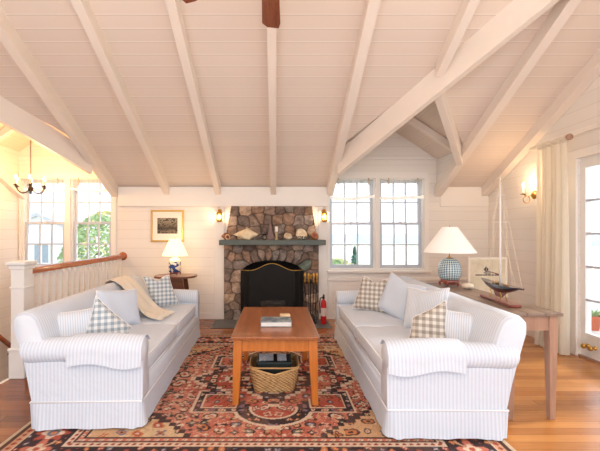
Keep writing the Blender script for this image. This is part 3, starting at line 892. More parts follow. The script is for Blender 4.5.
for k in range(6):
    a = 2*PI*k/6+.02; d = Vector((math.cos(a), math.sin(a), 0))
    bm = B(); tube(bm, [d*.02+Vector((0, 0, .06)), d*.06+Vector((0, 0, .02)), d*.11+Vector((0, 0, .01)), d*.15+Vector((0, 0, .03)), d*.178+Vector((0, 0, .075)), d*.182+Vector((0, 0, .10))], .0055, 7)
    arm = fin('arm', bm, M['bronze'], ch, smooth=True)
    bm = B(); lathe(bm, [(.006, .09), (.028, .10), (.03, .107), (.012, .107), (.012, .12)], d*.182, 12); fin('drip_pan', bm, M['bronze'], arm, smooth=True)
    bm = B(); lathe(bm, [(.0105, .115), (.0105, .185)], d*.182, 10); fin('candle_sleeve', bm, M['candle'], arm, smooth=True, angle=40)
    bm = B(); lathe(bm, [(.007, .185), (.014, .20), (.012, .215), (.002, .245)], d*.182, 10); fin('bulb', bm, M['bulb'], arm, smooth=True)

# ------------------------------------------------------------------ ceiling fan
fn = thing('ceiling_fan', 'brown wooden bladed ceiling fan hanging from the ridge', 'fan', (-.035, 1.96, 2.85))
bm = B(); lathe(bm, [(.03, -.09), (.08, -.08), (.11, -.03), (.11, .03), (.08, .09), (.03, .12)], seg=24); fin('motor', bm, M['bronze'], fn, smooth=True)
bm = B(); tube(bm, [(0, -.0, .1), (0, 0, ZR-.22-2.85)], .014, 10); lathe(bm, [(.03, 0), (.07, .06)], (0, 0, ZR-.22-2.85-.06), 16); fin('down_rod', bm, M['bronze'], fn, smooth=True)
for k in range(6):
    a = PI/2+k*PI/3
    R = Matrix.Rotation(a-PI/2, 4, 'Z') @ Matrix.Rotation(.16, 4, 'Y')
    bm = B()
    prism(bm, [(-.05, .16, 0), (.05, .16, 0), (.066, .60, 0), (.055, .665, 0), (-.03, .672, 0), (-.066, .63, 0)], (0, 0, .008))
    fin('blade', bm, wood('fan_blade_walnut', (104, 46, 26), (158, 84, 52), 1), fn, M=R)
    bm = B(); box(bm, (-.015, .08, -.008), (.015, .2, 0)); fin('blade_iron', bm, M['bronze'], fn, M=R)

# ------------------------------------------------------------------ rug
def rug():
    x0, x1, y0, y1 = -1.74, 1.47, 1.86, 4.76
    gs = .0075
    nx = int((x1-x0)/gs)+1; ny_ = int((y1-y0)/gs)+1
    X, Y = np.meshgrid(np.linspace(x0, x1, nx), np.linspace(y0, y1, ny_))
    L = lambda c: np.array(lin(c)[:3])
    salmon, red, navy, cream, tan, blue, orange, dk, green = map(L, [(198, 112, 92), (176, 78, 62), (30, 29, 40), (222, 198, 172), (204, 158, 124), (104, 112, 132), (206, 128, 78), (66, 40, 38), (96, 112, 98)])
    C = np.zeros(X.shape+(3,)); 
    def put(m, c):
        C[m] = c
    fbm = np.zeros_like(X)
    for f, a in ((3, 1), (7, .6), (15, .45), (33, .35), (70, .25)):
        p = rng.uniform(0, 6, 4)
        fbm += a*np.sin(f*X+p[0]+1.7*np.sin(f*.7*Y+p[1]))*np.sin(f*Y+p[2]+1.7*np.sin(f*.6*X+p[3]))
    C[:] = salmon
    m = fbm > .5; C[m] = L((206, 130, 106))
    m = fbm < -.6; C[m] = L((182, 92, 76))
    # worn pale speckle
    sp = rng.rand(*X.shape)
    put((sp > .90), L((226, 176, 150)))
    cx, cy = -.02, 3.31
    ax, ay = np.abs(X-cx), np.abs(Y-cy)
    q = .045
    def step(v): return np.floor(v/q)*q
    # motifs
    def motifs(mask, cell, size, cols, seed, prob=.9, petals=4, jitter=.25, sym=True):
        r = np.random.RandomState(seed)
        A = (X-cx)/cell; Bq = (Y-cy)/cell
        ix, iy = np.floor(A).astype(int), np.floor(Bq).astype(int)
        kx = np.where(ix < 0, -ix-1, ix) if sym else ix+60
        ky = np.where(iy < 0, -iy-1, iy) if sym else iy+60
        tab = r.rand(130, 130, 6)
        T = tab[kx % 130, ky % 130]
        fx = A-ix-.5; fy = Bq-iy-.5
        sgx = np.where(ix < 0, -1, 1) if sym else 1; sgy = np.where(iy < 0, -1, 1) if sym else 1
        fx = fx*sgx-(T[..., 0]-.5)*jitter*2; fy = fy*sgy-(T[..., 1]-.5)*jitter*2
        rr = np.hypot(fx, fy)*cell; an = np.arctan2(fy, fx)
        s = size*(.6+.8*T[..., 2])
        pet = np.where(T[..., 5] > .45, s*(.72+.34*np.cos(an*petals*1.0+T[..., 5]*9)), s*(.55+.6*np.abs(np.cos(an+T[..., 5]*20))))
        on = mask & (T[..., 3] < prob)
        ci = (T[..., 4]*len(cols)).astype(int).clip(0, len(cols)-1)
        for k, (a, b, c_) in enumerate(cols):
            mm = on & (ci == k)
            put(mm & (rr < pet+.006), a); put(mm & (rr < pet*.78), b); put(mm & (rr < pet*.36), c_)
    F_ = [(navy, cream, red), (dk, blue, cream), (cream, navy, orange), (navy, orange, navy), (dk, tan, navy), (cream, red, navy), (navy, green, cream)]
    dE = np.minimum(np.minimum(X-x0, x1-X), np.minimum(Y-y0, y1-Y))
    field = dE > .5
    # vine lines
    vine = np.abs(np.sin((X-cx)*17+2.2*np.sin((Y-cy)*9))*np.cos((Y-cy)*15+2*np.sin((X-cx)*8))) < .05
    put(vine & field, L((150, 96, 84)))
    motifs(field, .105, .028, F_, 3, .85)
    motifs(field, .19, .05, F_, 11, .6, 4, .2)
    motifs(field, .06, .012, [(cream, cream, cream), (navy, navy, navy), (tan, tan, orange)], 21, .7)
    # corner spandrels
    hx, hy = (x1-x0)/2-.5, (y1-y0)/2-.5
    cxr = (x0+x1)/2
    bx_, by_ = hx-np.abs(X-cxr), hy-np.abs(Y-cy)
    spn = field & (step(bx_)/.62+step(by_)/.55 < 1)
    put(spn, L((212, 170, 128))); put(spn & (fbm > .3), L((222, 190, 150)))
    motifs(spn, .12, .036, [(dk, orange, navy), (orange, red, cream), (navy, cream, orange), (blue, orange, dk)], 33, .95)
    ed = field & (np.abs(step(bx_)/.62+step(by_)/.55-1.03) < .05); put(ed, navy)
    # medallion: stepped lozenge with lobes
    s = step(ax)/.70+step(ay)/.80
    lobe = (np.hypot(ax, (ay-.56)) < .22)
    boxm = (np.maximum(np.abs(ax-.42)/.17, np.abs(ay-.45)/.15) < 1)
    def med(k):
        return (s < 1.0-k) | (np.hypot(ax/1.15, (ay-.56)) < .24-k*.6) | (np.maximum(np.abs(ax-.42)/(.19-k*.4), np.abs(ay-.44)/(.17-k*.4)) < 1)
    put(med(-.04), cream); put(med(0.0), navy); put(med(.055), navy)
    mm = med(.02) & ~med(.10); motifs(mm, .07, .018, [(cream, red, cream), (orange, cream, red), (blue, red, blue)], 51, .95)
    put(med(.13), cream); put(med(.16), red); put(med(.16) & (fbm > .2), salmon)
    motifs(med(.17), .10, .032, F_, 61, .95)
    s2 = step(ax)/.42+step(ay)/.5
    put(s2 < 1, cream); put(s2 < .93, navy); motifs(s2 < .9, .08, .024, [(orange, cream, red), (blue, cream, blue), (red, tan, red)], 71, .95)
    put(s2 < .6, cream); put(s2 < .52, red); motifs(s2 < .5, .09, .03, F_, 81, 1)
    # borders
    b = dE < .50
    put(b, navy)
    def band(a, c_, col): put((dE >= a) & (dE < c_), col)
    band(0, .022, L((206, 184, 156))); band(.022, .05, dk)
    t_ = np.where(np.minimum(X-x0, x1-X) < np.minimum(Y-y0, y1-Y), Y-cy, X-cx)
    for a, c_, c1, c2, per in ((.05, .10, tan, red, .05), (.40, .44, cream, red, .045), (.44, .452, dk, dk, 1), (.452, .485, salmon, cream, .06), (.485, .5, navy, navy, 1)):
        band(a, c_, c1)
        u = (t_/per) % 1.0
        mid = (a+c_)/2; half = (c_-a)/2
        put((dE >= a) & (dE < c_) & ((np.abs(u-.5)*2+np.abs(dE-mid)/half) < .8), c2)
        put((dE >= a) & (dE < c_) & ((np.abs(u-.5)*2+np.abs(dE-mid)/half) < .3), navy)
    mb = (dE >= .11) & (dE < .395)
    put((dE >= .10) & (dE < .11), cream); put((dE >= .392) & (dE < .40), cream)
    u = t_/.36; ph = u-np.floor(u)-.5; w = (dE-.2525)
    vine = np.abs(w-.07*np.sin(u*2*PI)) < .012; put(mb & vine, tan)
    r1 = np.hypot(ph*.36, w+.0); an = np.arctan2(w, ph*.36)
    put(mb & (r1 < .105+.02*np.cos(an*8)), dk); put(mb & (r1 < .095+.02*np.cos(an*8)), red); put(mb & (r1 < .06+.015*np.cos(an*4)), cream); put(mb & (r1 < .04), blue); put(mb & (r1 < .02), orange)
    u2 = t_/.36+.5; ph2 = u2-np.floor(u2)-.5; r2 = np.hypot(ph2*.36, w); an2 = np.arctan2(w, ph2*.36)
    put(mb & (r2 < .07+.03*np.cos(an2*4)), salmon); put(mb & (r2 < .045+.012*np.cos(an2*4)), cream); put(mb & (r2 < .02), red)
    motifs(mb & (r1 > .13) & (r2 > .1), .07, .016, [(red, cream, red), (orange, orange, cream), (blue, cream, blue)], 91, .9)
    # wear
    wear = .5+.5*np.sin(X*2.1+1+np.sin(Y*2.7)); fade = np.clip(.10+.16*wear*(fbm > -.2), 0, .3)[..., None]
    fade = fade*.7; C2 = (C*(1-fade)+L((216, 168, 146))*fade)
    C2 *= (1+.10*rng.randn(*X.shape))[..., None]
    # real fringe ends / slightly wavy surface
    Zz = .012+.0015*fbm*.5
    me = bpy.data.meshes.new('rug')
    I = np.arange(nx*ny_).reshape(ny_, nx)
    faces = np.stack([I[:-1, :-1], I[:-1, 1:], I[1:, 1:], I[1:, :-1]], -1).reshape(-1, 4)
    verts = np.stack([X, Y, Zz], -1).reshape(-1, 3)
    me.vertices.add(len(verts)); me.vertices.foreach_set('co', verts.ravel())
    me.loops.add(faces.size); me.loops.foreach_set('vertex_index', faces.ravel().astype(np.int32))
    me.polygons.add(len(faces)); me.polygons.foreach_set('loop_start', np.arange(0, faces.size, 4, dtype=np.int32)); me.polygons.foreach_set('loop_total', np.full(len(faces), 4, dtype=np.int32))
    me.update(calc_edges=True)
    ca = me.color_attributes.new('Col', 'FLOAT_COLOR', 'POINT')
    buf = np.ones((nx*ny_, 4)); buf[:, :3] = np.clip(C2.reshape(-1, 3)*.88, 0, 1); ca.data.foreach_set('color', buf.ravel())
    t = NT('persian_wool'); t.set(.95, spec=.1)
    a_ = t.new('ShaderNodeAttribute', attribute_name='Col'); t.color(a_.outputs[0]); t.bump(t.noise(180, 2), .4, .004)
    me.materials.append(t.m)
    root = thing('rug', 'large red Persian rug with navy medallion under the coffee table', 'rug', (0, 0, 0))
    o = bpy.data.objects.new('rug_pile', me); COL.objects.link(o); o.parent = root
    bm = B(); box(bm, (x0-.012, y0-.01, .0005), (x1+.012, y1+.01, .009)); fin('selvedge', bm, plain('rug_edge', (196, 172, 144), .9), root)
rug()

# ------------------------------------------------------------------ sofas
def sofa(name, lab, s, loc, rz, L=2.25, ds=1.0):
    s = s*ds
    root = thing(name, lab, 'sofa', loc, rz)
    hl = L/2
    fx = lambda x: s*x
    def P(lo, hi):  # mirrored box corners
        a, b = fx(lo[0]), fx(hi[0])
        return (min(a, b), lo[1], lo[2]), (max(a, b), hi[1], hi[2])
    # frame body
    bm = B(); box(bm, *P((.0, -hl+.02, .17), (.79, hl-.02, .30)), .012, 2); box(bm, *P((.03, -hl+.1, .28), (.70, hl-.1, .32)), .01)
    fin('body', bm, M['strY'], root, smooth=True, angle=50)
    # skirt: wavy strip around with corner pleats
    bm = B(); per = []
    x0, x1, y0, y1 = .0, .79, -hl, hl
    def seg(a, b, n): return [(a[0]+(b[0]-a[0])*i/n, a[1]+(b[1]-a[1])*i/n) for i in range(n)]
    path = seg((x0, y0), (x1, y0), 30)+seg((x1, y0), (x1, y1), 60)+seg((x1, y1), (x0, y1), 30)+seg((x0, y1), (x0, y0), 60)
    N = len(path); rows = []
    cxm, cym = (x0+x1)/2, 0
    for r in range(7):
        k = r/6; row = []
        for i, (x, y) in enumerate(path):
            a = path[i-1]; b = path[(i+1) % N]
            t = Vector((b[0]-a[0], b[1]-a[1], 0)).normalized(); nn = Vector((t.y, -t.x, 0))
            wv = .004*k*math.sin(i*.55)+.002*k*math.sin(i*1.3+1)
            dc = min(math.hypot(x-q[0], y-q[1]) for q in ((x0, y0), (x1, y0), (x1, y1), (x0, y1)))
            if dc < .035: wv -= .014*k
            elif dc < .08: wv += .014*k
            dm = abs(y) if x in (x0,) else 9
            if dm < .03: wv -= .012*k
            fl = .006*k
            p = Vector((x, y, .195-k*.178+.002*math.sin(i*.4)*k))+nn*(fl+wv+.004)
            row.append(bm.verts.new((fx(p.x), p.y, p.z)))
        rows.append(row)
    for a, b in zip(rows, rows[1:]):
        for i in range(N): bm.faces.new((a[i], a[(i+1) % N], b[(i+1) % N], b[i]))
    sk = fin('skirt', bm, [M['strX'], M['strY']], root, smooth=True)
    for p in sk.data.polygons:
        p.material_index = 0 if abs(p.center.y) > hl-.01 else 1
    bm = B(); tube(bm, [(fx(x-.0), y, .198) for x, y in ((x0-.006, y0-.006), (x1, y0-.006), (x1, y1+.006), (x0-.006, y1+.006), (x0-.006, y0-.006))], .006, 8, False)
    fin('welt', bm, M['pipe'], root, smooth=True)
    # arms
    for e in (-1, 1):
        bm = B()
        prof = [(0, .19), (.002, .30), (0, .47)]
        cyl = (.066, .535, .088)
        for k in range(15):
            a = math.radians(232)-k*math.radians(284)/14
            prof.append((cyl[0]+cyl[2]*math.cos(a)*1.05, cyl[1]+cyl[2]*math.sin(a)))
        prof += [(.15, .45), (.155, .19)]
        n = len(prof); xs = [0, .012, .05, .3, .6, .76, .79]; ins = [.014, .003, 0, 0, 0, 0, .012]
        rings = []
        cyc = sum(p[0] for p in prof)/n; czc = sum(p[1] for p in prof)/n
        for x, i_ in zip(xs, ins):
            ring = []
            for (py_, pz_) in prof:
                dy, dz = py_-cyc, pz_-czc; ll = math.hypot(dy, dz)+1e-6
                yy, zz = py_-dy/ll*i_, pz_-dz/ll*i_
                xx = x-.0
                flare = max(0, (x-.45))*.62*max(0, zz-.2)   # back post kicks out
                ring.append(bm.verts.new((fx(xx+flare-.005*(1-zz)), (e*(hl-yy)), zz+.006*math.sin(x*9+pz_*8))))
            rings.append(ring)
        for a, b in zip(rings, rings[1:]):
            for k in range(n): bm.faces.new((a[k], a[(k+1) % n], b[(k+1) % n], b[k]))
        bm.faces.new(rings[0]); bm.faces.new(rings[-1][::-1])
        fin('arm', bm, M['strX'], root, smooth=True, angle=55)
    # back
    bm = B()
    prof = [(.60, .28), (.66, .45), (.745, .70), (.775, .765), (.81, .795), (.86, .805), (.91, .795), (.938, .765), (.94, .72), (.89, .50), (.80, .19)]
    ys = [-hl+.015, -hl+.035, -hl+.07, -.5, 0, .5, hl-.07, hl-.035, hl-.015]; ins = [.035, .01, 0, 0, 0, 0, 0, .01, .035]
    ccx, ccz = .80, .5; rings = []
    for y, i_ in zip(ys, ins):
        ring = []
        for x, z in prof:
            dx, dz = x-ccx, z-ccz; ll = math.hypot(dx, dz)
            ring.append(bm.verts.new((fx(x-dx/ll*i_), y, z-dz/ll*i_)))
        rings.append(ring)
    n = len(prof)
    for a, b in zip(rings, rings[1:]):
        for k in range(n): bm.faces.new((a[k], a[(k+1) % n], b[(k+1) % n], b[k]))
    bm.faces.new(rings[0]); bm.faces.new(rings[-1][::-1])
    fin('backrest', bm, M['strY'], root, smooth=True, angle=70)
    # seat cushions
    w = (L-.32)/2
    for k in range(2):
        bm = B(); ya = -hl+.16+k*w+.004; yb = ya+w-.008
        vs = box(bm, *P((.015, ya, .315), (.70, yb, .455)), .04, 4)
        bmesh.ops.subdivide_edges(bm, edges=[e_ for e_ in bm.edges if e_.calc_length() > .3], cuts=8, use_grid_fill=True)
        for v in bm.verts:
            u = (v.co.y-(ya+yb)/2)/(w/2); q = (abs(v.co.x)-.36)/.34
            puff = max(0, 1-u*u)*max(0, 1-q*q)
            if v.co.z > .4: v.co.z += .022*puff+.004*math.sin(v.co.x*23+v.co.y*14)
        c_ = fin('seat_cushion', bm, M['strY'], root, smooth=True, angle=70)
        bm = B()
        tube(bm, [(fx(.022), ya+.02, .448), (fx(.02), yb-.02, .448), (fx(.04), yb-.006, .446), (fx(.66), yb-.006, .446)], .0055, 6)
        tube(bm, [(fx(.02), ya+.02, .325), (fx(.02), yb-.02, .325)], .0055, 6)
        fin('piping', bm, M['pipe'], c_, smooth=True)
    bm = B(); box(bm, *P((.006, -hl+.15, .205), (.05, hl-.15, .312)), .015, 3); fin('front_rail', bm, M['strY'], root, smooth=True, angle=60)
    return root
RZ_R = math.atan2(.034, 2.25); RZ_L = -math.atan2(.08, 2.1)
# right: front line from (.70,2.33) toward (.734,4.58)
SR = sofa('sofa', 'right hand white and blue striped skirted sofa in front of the console table', 1, (.742, 2.335+1.125, .006), -RZ_R*.9, ds=.975)
SLf = sofa('sofa', 'left hand white and blue striped skirted sofa beside the stair railing', -1, (-.955, 2.46+1.10, .006), -RZ_L*.9, L=2.2, ds=.94)

def cap(sof, s, L, x0, x1, lab, xf):
    """loose armrest cover of the near arm, follows the roll"""
    hl = L/2
    bm = B(); n = 20; m = 16; rows = []
    for i in range(n+1):
        t = i/n; x = x0+(x1-x0)*t; row = []
        for k in range(m+1):
            a = math.radians(28)+min(k, m-3)*math.radians(160)/(m-3)
            r = .096
            y = .066+r*1.05*math.cos(a)*1.0; z = .535+r*math.sin(a)
            if k > m-3:
                z -= (k-m+3)*(.024+.005*math.sin(t*7))
                y -= .002*(k-m+3)+.003*math.sin(t*11)
            row.append(Vector((s*x, -(hl-y), z+.006*math.sin(x*9+z*8)+.0)))
        # y outward is -: a=180deg is outer side
        rows.append(row)
    vs = [[bm.verts.new(p) for p in r] for r in rows]
    for i in range(n):
        for k in range(m): bm.faces.new((vs[i][k], vs[i+1][k], vs[i+1][k+1], vs[i][k+1]))
    bmesh.ops.recalc_face_normals(bm, faces=bm.faces)
    bmesh.ops.solidify(bm, geom=bm.faces[:], thickness=-.006)
    bmesh.ops.transform(bm, matrix=xf, verts=bm.verts)
    o = fin('arm_cover', bm, M['strX'], smooth=True, angle=60)
    return tag(o, lab, 'arm cover')
bpy.context.view_layer.update()
cap(SR, .975, 2.25, -.008, .50, 'striped cloth cover laid over the near arm of the right sofa', SR.matrix_world.copy())
cap(SLf, -.94, 2.2, -.008, .52, 'striped cloth cover laid over the near arm of the left sofa', SLf.matrix_world.copy())

# ------------------------------------------------------------------ pillows
def pillow(name, lab, mat, w, h, t, loc, nrm, roll=0, pipe=True, dent=0, group='throw pillows on the two sofas', cat='pillow', pm=None, corners=None):
    """local: x width, y height, z thickness. nrm = facing direction"""
    nrm = Vector(nrm).normalized(); up = Vector((0, 0, 1))
    xa = up.cross(nrm).normalized(); ya = nrm.cross(xa).normalized()
    R = Matrix((xa, ya, nrm)).transposed().to_4x4() @ Matrix.Rotation(roll, 4, 'Z')
    root = thing(name, lab, cat, loc, group=group); root.rotation_euler = R.to_euler()
    N = 22; bm = B()
    def pos(u, v, sgn):
        k = 1-.07*(1-abs(v)**2)*(abs(u)**3)*1.0; k2 = 1-.07*(1-abs(u)**2)*(abs(v)**3)
        x = u*w/2*k; y = v*h/2*k2
        if dent: y -= dent*h*.5*max(0, v)**2*math.exp(-(u*2.4)**2)
        if corners:
            bl, br, tr_, tl_ = [Vector(q) for q in corners]
            a_, b_ = (x/(w/2)+1)/2, (y/(h/2)+1)/2
            q = bl*(1-a_)*(1-b_)+br*a_*(1-b_)+tr_*a_*b_+tl_*(1-a_)*b_
            x, y = q.x*w/2, q.y*h/2
        e = max(0, (1-u**4))*max(0, (1-v**4))
        z = sgn*t/2*e**.55*(1+.06*math.sin(7*u+3*v)*(1 if sgn > 0 else .3))
        return Vector((x, y, z))
    top = [[None]*(N+1) for _ in range(N+1)]; bot = [[None]*(N+1) for _ in range(N+1)]
    for i in range(N+1):
        for j in range(N+1):
            u, v = -1+2*i/N, -1+2*j/N
            u = math.sin(u*PI/2); v = math.sin(v*PI/2)
            top[i][j] = bm.verts.new(pos(u, v, 1))
            bot[i][j] = top[i][j] if i in (0, N) or j in (0, N) else bm.verts.new(pos(u, v, -1))
    for i in range(N):
        for j in range(N):
            bm.faces.new((top[i][j], top[i+1][j], top[i+1][j+1], top[i][j+1]))
            f = (bot[i][j], bot[i][j+1], bot[i+1][j+1], bot[i+1][j])
            if len(set(f)) == 4: 
                try: bm.faces.new(f)
                except ValueError: pass
    edge = [top[i][0].co.copy() for i in range(N+1)]+[top[N][j].co.copy() for j in range(1, N+1)]+[top[i][N].co.copy() for i in range(N-1, -1, -1)]+[top[0][j].co.copy() for j in range(N-1, -1, -1)]
    fin('cushion', bm, mat, root, smooth=True)
    if pipe:
        bm = B(); tube(bm, edge, .005, 6, False); fin('piping', bm, pm or M['pipe'], root, smooth=True)
    return root
# right sofa
pillow('throw_pillow', 'beige gingham pillow at the far end of the right sofa', M['ging_b'], .40, .39, .15, (1.07, 4.06, .655), (-.40, -.86, .22), 0, dent=.26, corners=((-1, -.85), (.95, -1.05), (1, .95), (-.5, 1.05)))
pillow('throw_pillow', 'pale blue pillow leaning beside the far gingham pillow on the right sofa', M['ppale'], .46, .42, .15, (1.30, 3.78, .665), (-.78, -.52, .30), -.25, dent=.12)
pillow('throw_pillow', 'pale striped pillow behind the near gingham pillow on the right sofa', M['pstr'], .44, .40, .14, (1.36, 3.28, .655), (-.82, -.45, .30), .12, dent=.1)
pillow('throw_pillow', 'beige gingham pillow tilted on one corner near the front of the right sofa', M['ging_b'], .36, .38, .15, (1.22, 2.84, .615), (-.36, -.88, .25), 0, corners=((-1, -.85), (1, -.95), (.6, 1.1), (-.72, .3)))
pillow('throw_pillow', 'blue striped oblong pillow nearest the camera on the right sofa', M['pstr'], .38, .28, .12, (1.43, 2.72, .61), (-.50, -.82, .28), -.02)
# left sofa
pillow('throw_pillow', 'white striped oblong pillow nearest the camera on the left sofa', M['pstr'], .38, .29, .12, (-1.56, 2.75, .61), (.50, -.82, .26), .04)
pillow('throw_pillow', 'blue grey gingham pillow with white piping tilted near the front of the left sofa', M['ging_g'], .36, .40, .15, (-1.325, 2.81, .64), (.36, -.88, .22), 0, corners=((-1, -.9), (.85, -1.05), (1, -.2), (-.42, 1.12)))
pillow('throw_pillow', 'pale blue pillow behind the near gingham pillow on the left sofa', M['ppale'], .42, .36, .14, (-1.49, 3.42, .635), (.80, -.50, .33), -.1)
pillow('throw_pillow', 'blue grey gingham pillow at the far end of the left sofa', M['ging_g'], .40, .38, .15, (-1.345, 4.22, .66), (.40, -.88, .2), 0, dent=.24, corners=((-.45, -1.05), (1, -.85), (.45, 1), (-1, 1)))
# throw
bm = B()
path = [(-1.925, .50), (-1.915, .70), (-1.88, .80), (-1.80, .832), (-1.72, .825), (-1.64, .79), (-1.56, .72), (-1.48, .64), (-1.40, .565), (-1.33, .515), (-1.26, .498), (-1.19, .497)]
pp = []
for a, b in zip(path, path[1:]):
    for i in range(5): pp.append((a[0]+(b[0]-a[0])*i/5, a[1]+(b[1]-a[1])*i/5))
pp.append(path[-1])
W_ = 18; rows = []
for i, (x, z) in enumerate(pp):
    t = i/len(pp); row = []
    for k in range(W_+1):
        u = k/W_-.5
        row.append(bm.verts.new((x+.02*math.sin(k*.9)*t+.04*u*t, 4.22+u*(.34+.04*t)-.46*t, z+.006*math.sin(k*1.1+i*.2)+.012)))
    rows.append(row)
for a, b in zip(rows, rows[1:]):
    for k in range(W_): bm.faces.new((a[k], a[k+1], b[k+1], b[k]))
bmesh.ops.recalc_face_normals(bm, faces=bm.faces)
bmesh.ops.solidify(bm, geom=bm.faces[:], thickness=.008)
tr = thing('throw_blanket', 'cream knitted throw draped from the back over the seat of the left sofa', 'blanket')
fin('blanket', bm, M['throw'], tr, smooth=True, angle=60)
bm = B()
for k in range(40):
    u = k/39-.5; x = -1.19+.04*u+.01*math.sin(k*.9*W_/39); y = 3.76+u*.38
    tube(bm, [(x-.01, y, .505), (x+.03, y-.01+.004*math.sin(k*3), .498), (x+.065, y-.02+.01*math.sin(k*5), .490)], .0035, 5)
tag(fin('fringe', bm, M['throw'], tr), 'cream tassel fringe')

# ------------------------------------------------------------------ coffee table
tb = thing('coffee_table', 'honey pine coffee table with worn brown top and tapered legs', 'coffee table', (-.005, 3.30, .014))
ZT = .545
bm = B(); box(bm, (-.340, -.56, ZT-.026), (.340, .56, ZT), .005, 2); fin('table_top', bm, M['coffee_top'], tb)
bm = B(); box(bm, (-.29, -.50, ZT-.13), (.29, -.478, ZT-.026)); box(bm, (-.29, .478, ZT-.13), (.29, .50, ZT-.026)); box(bm, (-.305, -.48, ZT-.13), (-.283, .48, ZT-.026)); box(bm, (.283, -.48, ZT-.13), (.305, .48, ZT-.026))
fin('apron', bm, M['coffee_leg'], tb)
def leg(root, x, y, z1, w1, w2, mat, sx=0, sy=0, name='leg'):
    bm = B(); n = 5
    rings = []
    for z, w in ((z1, w1), (z1-.12, w1), (0, w2)):
        k = 1-z/z1
        rings.append([bm.verts.new((x+dx*w/2+sx*k, y+dy*w/2+sy*k, z)) for dx, dy in ((-1, -1), (1, -1), (1, 1), (-1, 1))])
    for a, b in zip(rings, rings[1:]):
        for i in range(4): bm.faces.new((a[i], a[(i+1) % 4], b[(i+1) % 4], b[i]))
    bm.faces.new(rings[0]); bm.faces.new(rings[-1])
    bmesh.ops.bevel(bm, geom=bm.edges[:], offset=.003, segments=1, affect='EDGES')
    return fin(name, bm, mat, root)
for x in (-1, 1):
    for y in (-1, 1): leg(tb, x*.29, y*.48, ZT-.028, .068, .046, M['coffee_leg'], x*.02, y*.01)
zt = ZT+.015
bk = thing('book', 'thick blue covered book with white page edges on the coffee table', 'book', (0, 3.12, zt), .02)
bm = B(); box(bm, (-.128, -.09, .004), (.128, .086, .038)); fin('pages', bm, plain('page_white', (236, 234, 228), .8, var=.03), bk)
bm = B(); box(bm, (-.132, -.094, .038), (.132, .092, .043)); box(bm, (-.132, -.094, 0), (.132, .092, .004)); box(bm, (-.132, .086, 0), (.132, .092, .043))
def cover():
    t = NT('blue_grey_book_cover'); t.set(.35); n = t.noise(14, 4)
    t.color(t.ramp(n, [(.35, lin((60, 78, 96))), (.5, lin((118, 134, 142))), (.65, lin((168, 178, 180)))])); return t.m
fin('cover', bm, cover(), bk)
bm = B(); box(bm, (-.047, -.035, 0), (.047, .035, .035), .01, 3)
o = fin('trinket_box', bm, plain('cream_soapstone', (232, 204, 160), .5), smooth=True, angle=50); o.location = (.085, 3.36, zt); o.rotation_euler = (0, 0, .1); tag(o, 'small cream block shaped box behind the book on the coffee table', 'trinket box')

# basket
def basket_mat():
    t = NT('wicker_weave'); t.set(.7)
    o = t.xyz()
    u = t.math('MULTIPLY', t.math('ADD', o[0], o[1]), 150.0); v = t.math('MULTIPLY', o[2], 260.0)
    s = t.math('MULTIPLY', t.math('SINE', u), t.math('SINE', v))
    f = t.math('ADD', t.math('MULTIPLY', s, .35), .5)
    n = t.noise(25, 3)
    col = t.ramp(t.math('ADD', t.math('MULTIPLY', f, .7), t.math('MULTIPLY', n, .3)), [(.2, lin((140, 92, 46))), (.5, lin((204, 160, 104))), (.85, lin((232, 198, 146)))])
    t.color(col); t.bump(s, .8, .006)
    return t.m
M['basket'] = basket_mat()
bs = thing('wicker_basket', 'tan wicker basket with a dipped rim on the rug under the coffee table', 'basket', (-.015, 3.15, .0135))
bm = B(); N = 72; rows = []
def sup(a, w, d, p=.35):
    c, s = math.cos(a), math.sin(a)
    return (math.copysign(abs(c)**p, c)*w, math.copysign(abs(s)**p, s)*d)
for r in range(15):
    k = r/14; row = []
    for i in range(N):
        a = 2*PI*i/N
        x, y = sup(a, .17+.035*k, .13+.045*k)
        dip = .045*math.exp(-((x/.10)**2))*(abs(y) > .1)*k**2
        bulge = .006*math.sin(PI*k)+.003*(1 if (i+r) % 2 else -1)
        ll = math.hypot(x, y)
        row.append(bm.verts.new((x+x/ll*bulge, y+y/ll*bulge, .205*k-dip)))
    rows.append(row)
for a, b in zip(rows, rows[1:]):
    for i in range(N): bm.faces.new((a[i], a[(i+1) % N], b[(i+1) % N], b[i]))
bm.faces.new(rows[0][::-1])
bmesh.ops.recalc_face_normals(bm, faces=bm.faces); bmesh.ops.solidify(bm, geom=bm.faces[:], thickness=.008)
fin('woven_body', bm, M['basket'], bs, smooth=True)
bm = B()
def rim(dz, dipk, r_):
    pts = []
    for i in range(N+1):
        a = 2*PI*i/N; x, y = sup(a, .207, .177)
        dip = dipk*math.exp(-((x/.10)**2))*(abs(y) > .1)
        pts.append((x, y, .207-dip+dz))
    tube(bm, pts, r_, 8, False)
rim(0, .045, .008)
fin('rim', bm, plain('cane_rim', (214, 170, 112), .6), bs, smooth=True)
bm = B()
rim(.012, 0, .0065); fin('hoop_handle', bm, plain('cane_rim', (206, 160, 104), .6), bs, smooth=True)
ms = thing('magazine_box', 'dark green storage box filling the wicker basket', 'box', (-.015, 3.15, .03))
bm = B(); box(bm, (-.145, -.105, 0), (.145, .105, .215), .008, 2); fin('box_body', bm, plain('dark_green_board', (22, 34, 32), .5), ms)
bm = B(); box(bm, (-.15, -.11, .2), (.15, .11, .228), .008, 2); fin('lid', bm, plain('dark_green_board', (26, 40, 38), .5), ms)
